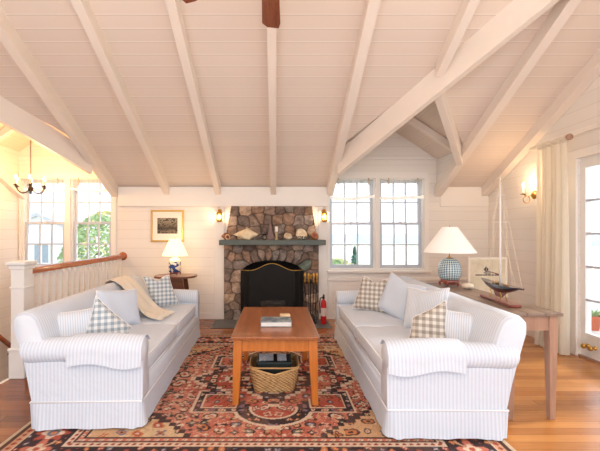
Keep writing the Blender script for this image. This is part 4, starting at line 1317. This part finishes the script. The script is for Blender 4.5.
for (x, w, lab) in ((-.07, .062, 'pale grey card lying on the left of the dark box in the basket'), (.065, .04, 'smaller white card lying on the right of the dark box in the basket')):
    bm = B(); box(bm, (-w, -.05, 0), (w, .045, .006), .001)
    for k in range(3): pass
    t = NT('printed_card'); t.set(.5); oz = t.xyz(); f = t.math('LESS_THAN', t.math('FRACT', t.math('MULTIPLY', oz[1], 60.0)), .3)
    g = t.math('MULTIPLY', f, t.math('GREATER_THAN', t.noise(60, 1), .45)); t.color(t.mix(g, lin((214, 216, 220)), lin((120, 124, 134))))
    o = fin('card', bm, t.m); o.location = (-.015+x, 3.12, .272); o.rotation_euler = (.35, 0, .03); tag(o, lab, 'card')

# ------------------------------------------------------------------ console table
TX0, TX1, TY0, TY1, TZ = 1.662, 2.05, 2.56, 4.14, .78
co = thing('console_table', 'long weathered wooden console table behind the right sofa', 'table', ((TX0+TX1)/2, (TY0+TY1)/2, 0))
hx_, hy_ = (TX1-TX0)/2, (TY1-TY0)/2
bm = B()
for k in range(3):
    w = 2*hx_/3; box(bm, (-hx_+k*w, -hy_, TZ-.025), (-hx_+(k+1)*w-.002, hy_, TZ), .003)
fin('table_top', bm, M['console_top'], co)
bm = B(); a = hx_-.03; b = hy_-.04
for q in ((-a, -b, a, -b+.02), (-a, b-.02, a, b), (-a, -b, -a+.02, b), (a-.02, -b, a, b)): box(bm, (q[0], q[1], TZ-.135), (q[2], q[3], TZ-.025))
fin('apron', bm, M['console_leg'], co)
for x in (-1, 1):
    for y in (-1, 1): leg(co, x*(a-.005 if x < 0 else a-.02), y*(b-.02), TZ-.026, .062, .04, M['console_leg'])

# lamps
def porcelain(name, c1, c2, kind):
    t = NT(name); t.set(.15, 0, .5)
    if kind == 'lattice':
        o = t.xyz(); ang = t.math('ARCTAN2', o[1], o[0])
        u = t.math('MULTIPLY', ang, 14.0); v = t.math('MULTIPLY', o[2], 170.0)
        a = t.math('SINE', t.math('ADD', u, v)); b = t.math('SINE', t.math('SUBTRACT', u, v))
        f = t.math('MULTIPLY', t.math('MULTIPLY', a, b), 1.0)
        col = t.ramp(t.math('ADD', t.math('MULTIPLY', f, .5), .5), [(.35, lin(c1)), (.6, lin(c2))])
    else:
        n = t.noise(16, 5); z = t.xyz()[2]
        m = t.math('MULTIPLY', t.math('GREATER_THAN', n, .49), t.math('LESS_THAN', z, .19))
        col = t.mix(m, lin(c2), lin(c1))
    t.color(col); return t.m
def lamp(name, lab, loc, base_prof, stand, shade, zb, zt_, rb, rt_, mat, smat, pleat=0):
    root = thing(name, lab, 'lamp', loc)
    bm = B(); lathe(bm, base_prof, seg=36); fin('base', bm, mat, root, smooth=True)
    if stand:
        bm = B(); lathe(bm, [(stand*1.02, .035), (stand*1.05, .045), (stand*.98, .06)], seg=28); lathe(bm, [(stand*.7, .01), (stand*.75, .035)], seg=24)
        for k in range(5):
            q = 2*PI*k/5+.3; d = Vector((math.cos(q), math.sin(q), 0)); tube(bm, [d*stand*.9+Vector((0, 0, .04)), d*stand*1.02+Vector((0, 0, .02)), d*stand*.95], [.013, .014, .010], 8)
        fin('foot', bm, M['mahog'], root, smooth=True, angle=50)
    bm = B(); zp = base_prof[-1][1]
    lathe(bm, [(.022, zp-.005), (.026, zp+.006), (.01, zp+.015), (.006, zp+.02), (.006, zt_-.02)], seg=12)
    for k in range(3):
        q = 2*PI*k/3; tube(bm, [(0, 0, zt_-.025), (rt_*math.cos(q), rt_*math.sin(q), zt_-.012)], .002, 5)
    lathe(bm, [(.008, zt_-.02), (.009, zt_+.0), (.002, zt_+.018)], seg=10)
    fin('lamp_neck', bm, M['brass'], root, smooth=True, angle=50)
    bm = B(); seg = 72; rows = []
    for i in range(9):
        k = i/8; r = rb+(rt_-rb)*k; z = zb+(zt_-zb)*k
        rows.append([bm.verts.new(((r+pleat*(1 if j % 2 else -1)*(1 if pleat else 0))*math.cos(2*PI*j/seg), (r+pleat*(1 if j % 2 else -1))*math.sin(2*PI*j/seg), z)) for j in range(seg)])
    for a, b in zip(rows, rows[1:]):
        for j in range(seg): bm.faces.new((a[j], a[(j+1) % seg], b[(j+1) % seg], b[j]))
    fin('lamp_shade', bm, smat, root, smooth=not pleat)
    bm = B(); ball(bm, (0, 0, zb+.06), .028, (1, 1, 1.3)); fin('bulb', bm, M['bulb'] if smat == M['lampshade'] else M['shade_off'], root, smooth=True)
    return root
lamp('table_lamp', 'large blue and white ginger jar lamp with white cone shade on the console table', (1.865, 3.87, TZ+.011),
     [(.07, .06), (.095, .066), (.112, .10), (.118, .15), (.114, .20), (.095, .25), (.065, .278), (.035, .288), (.028, .292)], .095, None, .352, .622, .262, .077,
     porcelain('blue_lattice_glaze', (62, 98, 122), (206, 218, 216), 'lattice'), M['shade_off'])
TZ2 = .738
lamp('table_lamp', 'small blue and white jar lamp with lit pleated shade on the side table', (-1.465, 5.22, TZ2+.011),
     [(.06, .03), (.085, .04), (.09, .10), (.088, .15), (.086, .19), (.062, .225), (.04, .235), (.04, .255)], .075, None, .275, .515, .180, .072,
     porcelain('blue_willow_glaze', (42, 72, 132), (232, 226, 208), 'willow'), M['lampshade'], .0022)
# side table
sd = thing('side_table', 'dark wood side table with rounded top beside the left sofa', 'side table', (-1.45, 5.22, 0))
bm = B()
pts = []
for i in range(48):
    x, y = sup(2*PI*i/48, .30, .24, .8); pts.append((x, y, TZ2-.025))
prism(bm, pts, (0, 0, .025)); bmesh.ops.bevel(bm, geom=[e for e in bm.edges if abs(e.verts[0].co.z-e.verts[1].co.z) < 1e-5], offset=.005, segments=2, affect='EDGES')
fin('table_top', bm, M['darkwood'], sd)
for s in (-1, 1):
    bm = B(); y = -.14 if s < 0 else .12
    prism(bm, [(-.13, y, TZ2-.026), (.13, y, TZ2-.026), (.16, y, TZ2-.25), (.18, y, 0), (.10, y, 0), (.08, y, TZ2-.3), (.05, y, TZ2-.2), (0, y, TZ2-.15), (-.05, y, TZ2-.2), (-.08, y, TZ2-.3), (-.10, y, 0), (-.18, y, 0), (-.16, y, TZ2-.25)], (0, .022, 0))
    fin('leg_panel', bm, M['darkwood'], sd)
bm = B(); box(bm, (-.12, -.12, .2), (.12, .12, .22)); fin('stretcher', bm, M['darkwood'], sd)

# ------------------------------------------------------------------ model sailboat
ms_ = thing('model_sailboat', 'model yacht with tall white mast and dark hull on its stand', 'model boat', (1.845, 2.98, TZ+.001), -.10)
bm = B(); box(bm, (-.045, -.25, .0), (.045, .25, .022), .006, 2); fin('stand_base', bm, M['mahog'], ms_)
for y in (-.07, .09):
    bm = B()
    for x in (-.03, .03): tube(bm, [(x, y, .02), (x*.5, y, .06), (x*.9, y, .095)], .0035, 6)
    fin('cradle_pin', bm, M['brass'], ms_, smooth=True)
# hull: stations along y, bow toward -y
def hull(zlo, zhi):
    bm = B(); n = 30; m = 10; rows = []
    for i in range(n+1):
        t = i/n; y = -.35+.66*t
        beam = .058*(math.sin(PI*min(1, max(0, (t*.97+.015))))**.75)
        keel = .075*math.sin(PI*min(1, max(0, (t-.08)/.84)))**1.1 if .08 < t < .92 else 0
        deck = .148+.014*(2*t-1)**2
        row = []
        for k in range(m+1):
            a = -PI/2+PI*k/m
            x = beam*math.sin(a); d = math.cos(a)**.8
            z = deck-d*(keel*.72+.012)
            row.append(bm.verts.new((x, y, z)))
        rows.append(row)
    for a, b in zip(rows, rows[1:]):
        for k in range(m): bm.faces.new((a[k], a[k+1], b[k+1], b[k]))
        bm.faces.new((a[0], b[0], b[m], a[m]))
    bm.faces.new(rows[0]); bm.faces.new(rows[-1][::-1])
    return bm
t = NT('two_tone_hull'); t.set(.2, 0, .5); z = t.xyz()[2]
t.color(t.mix(t.math('GREATER_THAN', z, .118), lin((92, 26, 30)), lin((24, 30, 44))))
fin('hull', hull(0, 1), t.m, ms_, smooth=True, angle=60)
bm = B(); prism(bm, [(0, -.12, .10), (0, .10, .10), (0, .06, .045), (0, -.03, .04)], (.012, 0, 0)); fin('keel', bm, M['mahog'], ms_)
bm = B(); tube(bm, [(0, -.02, .14), (0, -.02, .6), (0, -.02, 1.03)], [.0085, .0075, .005], 10); tube(bm, [(-.055, -.02, .66), (.055, -.02, .66)], .003, 6); tube(bm, [(-.035, -.02, .88), (.035, -.02, .88)], .003, 6)
fin('mast', bm, M['white'], ms_, smooth=True)
bm = B(); tube(bm, [(0, -.015, .225), (0, .22, .235)], .005, 8); fin('boom', bm, M['mahog'], ms_, smooth=True)
bm = B(); box(bm, (-.018, -.0, .15), (.018, .08, .168), .005, 2); box(bm, (-.014, -.14, .15), (.014, -.08, .162), .004); fin('cabin', bm, plain('cabin_tan', (188, 150, 106), .4), ms_)
bm = B()
top = (0, -.02, 1.02)
for p in ((0, -.33, .162), (0, .29, .162), (0, -.2, .16), (.045, -.02, .15), (-.045, -.02, .15), (.04, .04, .15), (-.04, .04, .15), (0, .20, .16)): tube(bm, [top if abs(p[1]) > .1 else (0, -.02, .88), ((p[0]*1.2, p[1], .66) if abs(p[0]) > .01 else ((top[0]+p[0])/2, (top[1]+p[1])/2, (top[2]+p[2])/2)), p], .0014, 4)
tube(bm, [(0, -.02, .66), (0, -.24, .17)], .0014, 4); tube(bm, [(0, -.02, .66), (0, .22, .235)], .0014, 4)
fin('rigging', bm, M['rope'], ms_)
# small coral / shell by lamp
conch_ = thing('spiral_shell', 'small cream spiral shell between the big lamp and the model yacht', 'seashell', (1.93, 3.62, TZ))
bm = B(); pts = []; rs = []
for k in range(40):
    a = k*.42; r = .045*(1-k/42); pts.append((r*math.cos(a)*.9, r*math.sin(a)*.7+.0, .03+.0009*k)); rs.append(.027*(1-k/44)+.003)
tube(bm, pts, rs, 8); fin('shell_body', bm, plain('cream_shell', (230, 214, 190), .4), conch_, smooth=True)
# painted screen behind table
ps = thing('painted_screen', 'cream board painted with a dark ship, standing behind the model yacht', 'painted board', (2.56, 4.36, 0))
def chart():
    t = NT('aged_painted_board'); t.set(.7)
    o = t.xyz(); n = t.noise(7, 4)
    col = t.ramp(n, [(.3, lin((206, 190, 160))), (.7, lin((232, 220, 192)))])
    x, z = o[0], o[2]
    rl_ = t.math('MULTIPLY', t.math('LESS_THAN', t.math('ABSOLUTE', t.math('SUBTRACT', z, .842)), .007), t.math('LESS_THAN', t.math('ABSOLUTE', x), .15))
    hull_ = t.math('LESS_THAN', t.math('ADD', t.math('MULTIPLY', t.math('ABSOLUTE', x), .5), t.math('ABSOLUTE', t.math('SUBTRACT', z, .87))), .030)
    dot = t.math('LESS_THAN', t.math('ADD', t.math('ABSOLUTE', t.math('ADD', x, .02)), t.math('ABSOLUTE', t.math('SUBTRACT', z, .91))), .035)
    m = t.math('MAXIMUM', t.math('MAXIMUM', rl_, t.math('MULTIPLY', hull_, .6)), dot)
    t.color(t.mix(m, col, lin((70, 66, 66)))); return t.m
bm = B(); box(bm, (-.215, -.01, .35), (.215, .01, 1.03)); fin('board', bm, chart(), ps)
bm = B(); 
for s in (-1, 1):
    box(bm, (s*.225-.012, -.014, .03), (s*.225+.012, .014, 1.05), .003)
box(bm, (-.237, -.014, 1.03), (.237, .014, 1.055), .003); box(bm, (-.213, -.014, .33), (.213, .014, .35))
fin('board_frame', bm, M['throw'], ps)
for s in (-1, 1):
    bm = B(); box(bm, (s*.225-.015, -.13, 0), (s*.225+.015, .13, .03), .004); fin('foot', bm, M['console_leg'], ps)

# ------------------------------------------------------------------ fire tools, extinguisher
ft = thing('fireplace_tools', 'black iron fireplace tool set with brass handles right of the hearth', 'fireplace tools', (.515, 5.36, .012))
bm = B(); lathe(bm, [(.09, 0), (.09, .012), (.02, .025)], seg=20); tube(bm, [(0, 0, .02), (0, 0, .66)], .008, 8)
tube(bm, [(-.10, 0, .60), (.10, 0, .60)], .005, 6); fin('tool_stand', bm, M['black'], ft, smooth=True, angle=40)
bm = B(); ball(bm, (0, 0, .70), .022); lathe(bm, [(.01, .65), (.014, .67), (.008, .685)], seg=12); fin('stand_finial', bm, M['brass'], ft, smooth=True)
for k, (x, y, nm) in enumerate(((-.085, -.03, 'poker'), (-.035, -.05, 'shovel'), (.04, -.05, 'brush'), (.09, -.03, 'tongs'))):
    bm = B(); tube(bm, [(x*.7, y, .12), (x, y, .60)], .006, 7)
    if nm == 'shovel': box(bm, (x*.7-.04, y-.005, .03), (x*.7+.04, y+.005, .15), .004)
    elif nm == 'brush': lathe(bm, [(.035, .03), (.03, .10), (.012, .14)], (x*.7, y, 0), 12)
    elif nm == 'tongs': tube(bm, [(x*.7+.02, y, .03), (x*.7+.012, y, .4), (x, y, .5)], .004, 6); tube(bm, [(x*.7, y, .12), (x*.7-.01, y, .03)], .004, 6)
    else: tube(bm, [(x*.7, y, .12), (x*.7, y, .04), (x*.7-.02, y, .06)], .005, 6)
    t_ = fin(nm, bm, M['black'], ft, smooth=True, angle=40)
    bm = B(); lathe(bm, [(.008, .58), (.016, .62), (.010, .66), (.019, .70), (.017, .735), (.006, .75)], (x, y, 0), 12); fin('handle', bm, M['brass'], t_, smooth=True)
ex = thing('fire_extinguisher', 'small red fire extinguisher on the floor right of the fireplace', 'fire extinguisher', (.70, 5.30, .013))
bm = B(); lathe(bm, [(.036, 0), (.042, .01), (.042, .30), (.036, .335), (.018, .355), (.014, .37)], seg=20); fin('cylinder_body', bm, M['red'], ex, smooth=True, angle=60)
bm = B(); lathe(bm, [(.016, .37), (.016, .40)], seg=12); box(bm, (-.012, -.075, .40), (.012, .03, .408)); box(bm, (-.01, -.07, .425), (.01, .03, .432)); box(bm, (-.008, .0, .40), (.008, .03, .43)); fin('valve_handle', bm, M['black'], ex)
bm = B(); tube(bm, [(-.015, 0, .39), (-.05, -.01, .38), (-.058, -.01, .3), (-.052, -.01, .16)], .009, 8); fin('hose', bm, M['black'], ex, smooth=True)
bm = B(); lathe(bm, [(.0425, .12), (.0425, .24)], seg=20, cap=False); fin('label_band', bm, plain('label_white', (220, 200, 196), .5), ex, smooth=True)

# ------------------------------------------------------------------ outside
GZ = -3.0
def ground_mat():
    t = NT('dune_ground'); t.set(1)
    n = t.noise(.35, 5)
    y = t.xyz()[1]
    col = t.ramp(n, [(.35, lin((186, 192, 156))), (.5, lin((214, 206, 184))), (.65, lin((232, 226, 214)))])
    t.color(col); return t.m
bm = B(); face(bm, [(-60, 5.9, GZ), (60, 5.9, GZ), (60, 200, GZ-1.6), (-60, 200, GZ-1.6)]); face(bm, [(XR+.2, 5.9, GZ), (XR+.2, -20, GZ), (60, -20, GZ), (60, 5.9, GZ)]); face(bm, [(60, 5.9, GZ), (60, -20, GZ), (140, -20, GZ-1.5), (140, 200, GZ-1.6), (60, 200, GZ-1.6)]); face(bm, [(-60, 5.9, GZ), (-60, 200, GZ-1.6), (-140, 200, GZ-1.6), (-140, 5.9, GZ)])
struct('ground', bm, ground_mat(), 'pale sandy dune grass outside the windows', 'ground')
t = NT('bay_water'); t.set(.25); t.color(t.ramp(t.noise(.02, 4, t.coords((1, 8, 1))), [(.3, lin((76, 118, 152))), (.7, lin((104, 144, 172)))]))
bm = B(); face(bm, [(-1500, 198, GZ-1.7), (1500, 198, GZ-1.7), (1500, 3000, GZ-1.7), (-1500, 3000, GZ-1.7)]); face(bm, [(138, -800, GZ-1.75), (3000, -800, GZ-1.75), (3000, 200, GZ-1.75), (138, 200, GZ-1.75)])
struct('sea', bm, t.m, 'pale blue bay water on the horizon', 'sea')
# shrubs and trees
LEAF = [plain('leaf_green', (150, 174, 122), .8, var=.4, scale=4), plain('leaf_dark', (98, 138, 118), .8, var=.4, scale=4), plain('leaf_yellow', (196, 192, 134), .8, var=.3, scale=4)]
def shrub(lab, x, y, z, r, h, mat, name='shrub', cone=False):
    root = thing(name, lab, 'tree' if name != 'shrub' else 'shrub', (x, y, z))
    bm = B()
    rr = random.Random(int(x*97+y*31))
    n = 2600
    for i in range(n):
        u = rr.random()**.5; a = rr.random()*2*PI; zz = rr.random()
        if cone: R = r*(1-zz)*u; Z = h*(.08+.92*zz)
        else: R = r*math.sqrt(max(0, 1-(2*zz-1)**2))*(.75+.25*u); Z = h*(.12+.88*zz)
        p = Vector((R*math.cos(a), R*math.sin(a), Z)); s = .028*r*(1+rr.random()*1.4)+.02
        d1 = Vector((rr.uniform(-1, 1), rr.uniform(-1, 1), rr.uniform(-1, 1))).normalized()*s; d2 = d1.orthogonal().normalized()*s*.6
        bm.faces.new([bm.verts.new(p+q) for q in (-d1, d2, d1, -d2)])
    # recalc would scramble leaf normals harmlessly
    fin('foliage', bm, mat, root)
    bm = B(); tube(bm, [(0, 0, 0), (.03*h, 0, h*.4), (0, .02*h, h*.75)], [.05*r+.02, .04*r+.01, .015], 7); fin('trunk', bm, M['darkwood'], root)
def outp(px, py, Y): return at(px, py, Y)
shrub('dark conical evergreen seen through the window nearest the fireplace', 4.05*.62, 11.5, GZ-.05, .75, 3.95, LEAF[1], 'conifer_tree', True)
shrub('yellow green shrub low in the window nearest the fireplace', 1.75, 10.2, GZ-.05, 1.0, 3.65, LEAF[2])
shrub('grey green bush at lower left of the window nearest the fireplace', 1.42, 8.4, GZ-.04, .42, 3.75, LEAF[0])
shrub('leafy tree crown filling the right stairwell window', -5.2, 10.6, GZ-.05, 1.15, 4.9, LEAF[0], 'broadleaf_tree')
shrub('tall pale tree further right in the stairwell window', -6.9, 14.5, GZ-.1, 1.3, 5.3, LEAF[2], 'broadleaf_tree')
shrub('dark green bush low at the left of the stairwell window', -6.15, 9.2, GZ-.05, .5, 3.6, LEAF[1])
# neighbour house
nh = thing('neighbour_house', 'pale shingled house with gabled roof seen through the stairwell window', 'house', (-13.2, 20, GZ-.6))
bm = B(); box(bm, (-3, 0, 0), (3, 4, 4.6)); prism(bm, [(-3, 0, 4.6), (3, 0, 4.6), (0, 0, 5.9)], (0, 4, 0)); fin('wall', bm, plain('pale_shingle', (222, 224, 224), .9), nh)
bm = B(); prism(bm, [(-3.3, -.2, 4.45), (0, -.2, 5.9), (3.3, -.2, 4.45), (3.3, -.2, 4.6), (0, -.2, 6.1), (-3.3, -.2, 4.6)], (0, 4.4, 0)); fin('roof', bm, plain('grey_roof', (190, 192, 196), .9), nh)
for x in (-1.6, 0.2, 1.8):
    bm = B(); box(bm, (x-.4, -.03, 3.3), (x+.4, 0, 4.3)); w_ = fin('window', bm, plain('far_pane', (150, 162, 172), .6), nh)
    bm = B()
    for q in ((x-.46, 3.24, x-.4, 4.36), (x+.4, 3.24, x+.46, 4.36), (x-.46, 4.3, x+.46, 4.36), (x-.46, 3.24, x+.46, 3.3), (x-.03, 3.3, x+.03, 4.3)): box(bm, (q[0], -.06, q[1]), (q[2], 0, q[3]))
    fin('window_trim', bm, M['white'], w_)
# deck outside the door
bm = B(); box(bm, (XR+.15, .6, -.16), (6.0, 8.3, -.06)); 
struct('deck', bm, boards('deck_boards', 'X', .14, (196, 190, 182), (120, 114, 108), .06, .08), 'grey boarded deck outside the door', 'deck')
dk_ = thing('deck_railing', 'white deck railing with square balusters outside the glazed door', 'railing', (5.8, 3.3, -.06))
bm = B(); box(bm, (-.05, -2.6, .98), (.05, 5.0, 1.02)); box(bm, (-.02, -2.6, .90), (.02, 5.0, .96)); box(bm, (-.02, -2.6, .08), (.02, 5.0, .14)); fin('top_rail', bm, M['white'], dk_)
b1 = None; y = -2.5
while y < 4.9:
    if b1 is None: bm = B(); box(bm, (-.017, -.017, 0.08), (.017, .017, .95)); b1 = fin('baluster', bm, M['white'], dk_); b1.location = (0, y, 0)
    else: c = b1.copy(); COL.objects.link(c); c.location = (0, y, 0)
    y += .13
for y in (-2.55, 0, 2.25, 4.95): bm = B(); box(bm, (-.05, y-.05, 0), (.05, y+.05, 1.08)); fin('post', bm, M['white'], dk_)
dc = thing('flower_pot', 'small terracotta pot standing on the deck outside the glazed door', 'pot', (4.62, 5.25, -.06))
TC = plain('terracotta', (196, 104, 74), .8)
bm = B(); lathe(bm, [(.0, 0), (.07, 0), (.10, .17), (.112, .17), (.115, .21), (.10, .21), (.095, .16), (.0, .15)], seg=24, cap=False); fin('pot', bm, TC, dc, smooth=True, angle=40)
bm = B()
for k in range(14):
    a = k*2.4; tube(bm, [(.03*math.cos(a), .03*math.sin(a), .14), (.07*math.cos(a), .07*math.sin(a), .26), (.13*math.cos(a), .13*math.sin(a), .27+.03*math.sin(k))], [.006, .012, .003], 5)
fin('plant', bm, LEAF[0], dc)

# ------------------------------------------------------------------ lights
def point(name, loc, e, c, r=.03):
    l = bpy.data.lights.new(name, 'POINT'); l.energy = e; l.color = c; l.shadow_soft_size = r
    o = bpy.data.objects.new(name, l); COL.objects.link(o); o.location = loc; return o
def area(name, loc, e, c, sx, sy, rot):
    l = bpy.data.lights.new(name, 'AREA'); l.energy = e; l.color = c; l.shape = 'RECTANGLE'; l.size = sx; l.size_y = sy
    o = bpy.data.objects.new(name, l); COL.objects.link(o); o.location = loc; o.rotation_euler = rot; return o
WARM = (1, .68, .38)
point('sconce_light', ((219.5-CX)*5.6/F, YB-.12, 1.60), 3.2, WARM)
point('sconce_light', ((324-CX)*5.6/F, YB-.12, 1.60), 3.2, WARM)
point('sconce_light', (XR-.16, 4.62, 1.99), 4.2, WARM)
point('chandelier_light', (DL+.03, 4.9, 2.15), 24, (1, .56, .22), .15)
point('lamp_light', (-1.465, 5.22, TZ2+.60), 2.5, WARM, .05)
point('lamp_light', (-1.465, 5.22, TZ2+.30), 2.0, WARM, .05)
# added unseen fill lights: one soft behind the camera, one aimed up at the ceiling
area('camera_fill', (0, -1.0, 2.6), 24, (1, .96, .92), 4.5, 1.8, (math.radians(72), 0, 0))
area('ceiling_fill', (-.2, -.3, 1.9), 85, (1, .95, .90), 3.6, 1.4, (math.radians(180), 0, 0))
# day sky and soft sun from the deck side
sun = bpy.data.lights.new('sun', 'SUN'); sun.energy = 2.6; sun.angle = math.radians(8); sun.color = (1, .95, .88)
so = bpy.data.objects.new('sun', sun); COL.objects.link(so); so.rotation_euler = (math.radians(-10), math.radians(58), 0)
w = bpy.data.worlds.new('sky'); SC.world = w; w.use_nodes = True
nt = w.node_tree; bg = nt.nodes['Background']
tc = nt.nodes.new('ShaderNodeTexCoord'); sp = nt.nodes.new('ShaderNodeSeparateXYZ'); rp = nt.nodes.new('ShaderNodeValToRGB')
nt.links.new(tc.outputs['Generated'], sp.inputs[0]); nt.links.new(sp.outputs[2], rp.inputs[0]); nt.links.new(rp.outputs[0], bg.inputs[0])
e = rp.color_ramp.elements; e[0].position = 0; e[0].color = (.93, .96, 1, 1); e[1].position = .6; e[1].color = (.72, .85, 1, 1)
bg.inputs[1].default_value = 1.4

# ------------------------------------------------------------------ camera
cam = bpy.data.cameras.new('camera'); cam.sensor_width = 36; cam.lens = 36*F/600; cam.shift_x = (300-CX)/600; cam.shift_y = (CY-225.5)/600
cam.clip_start = .05; cam.clip_end = 5000
cob = bpy.data.objects.new('camera', cam); COL.objects.link(cob); cob.location = (0, 0, H); cob.rotation_euler = (PI/2, 0, 0)
SC.camera = cob
SC.view_settings.view_transform = 'Standard'
SC.view_settings.look = 'None'
SC.view_settings.exposure = 0.62
SC.cycles.use_denoising = True
SC.cycles.max_bounces = 8
SC.cycles.sample_clamp_indirect = 6
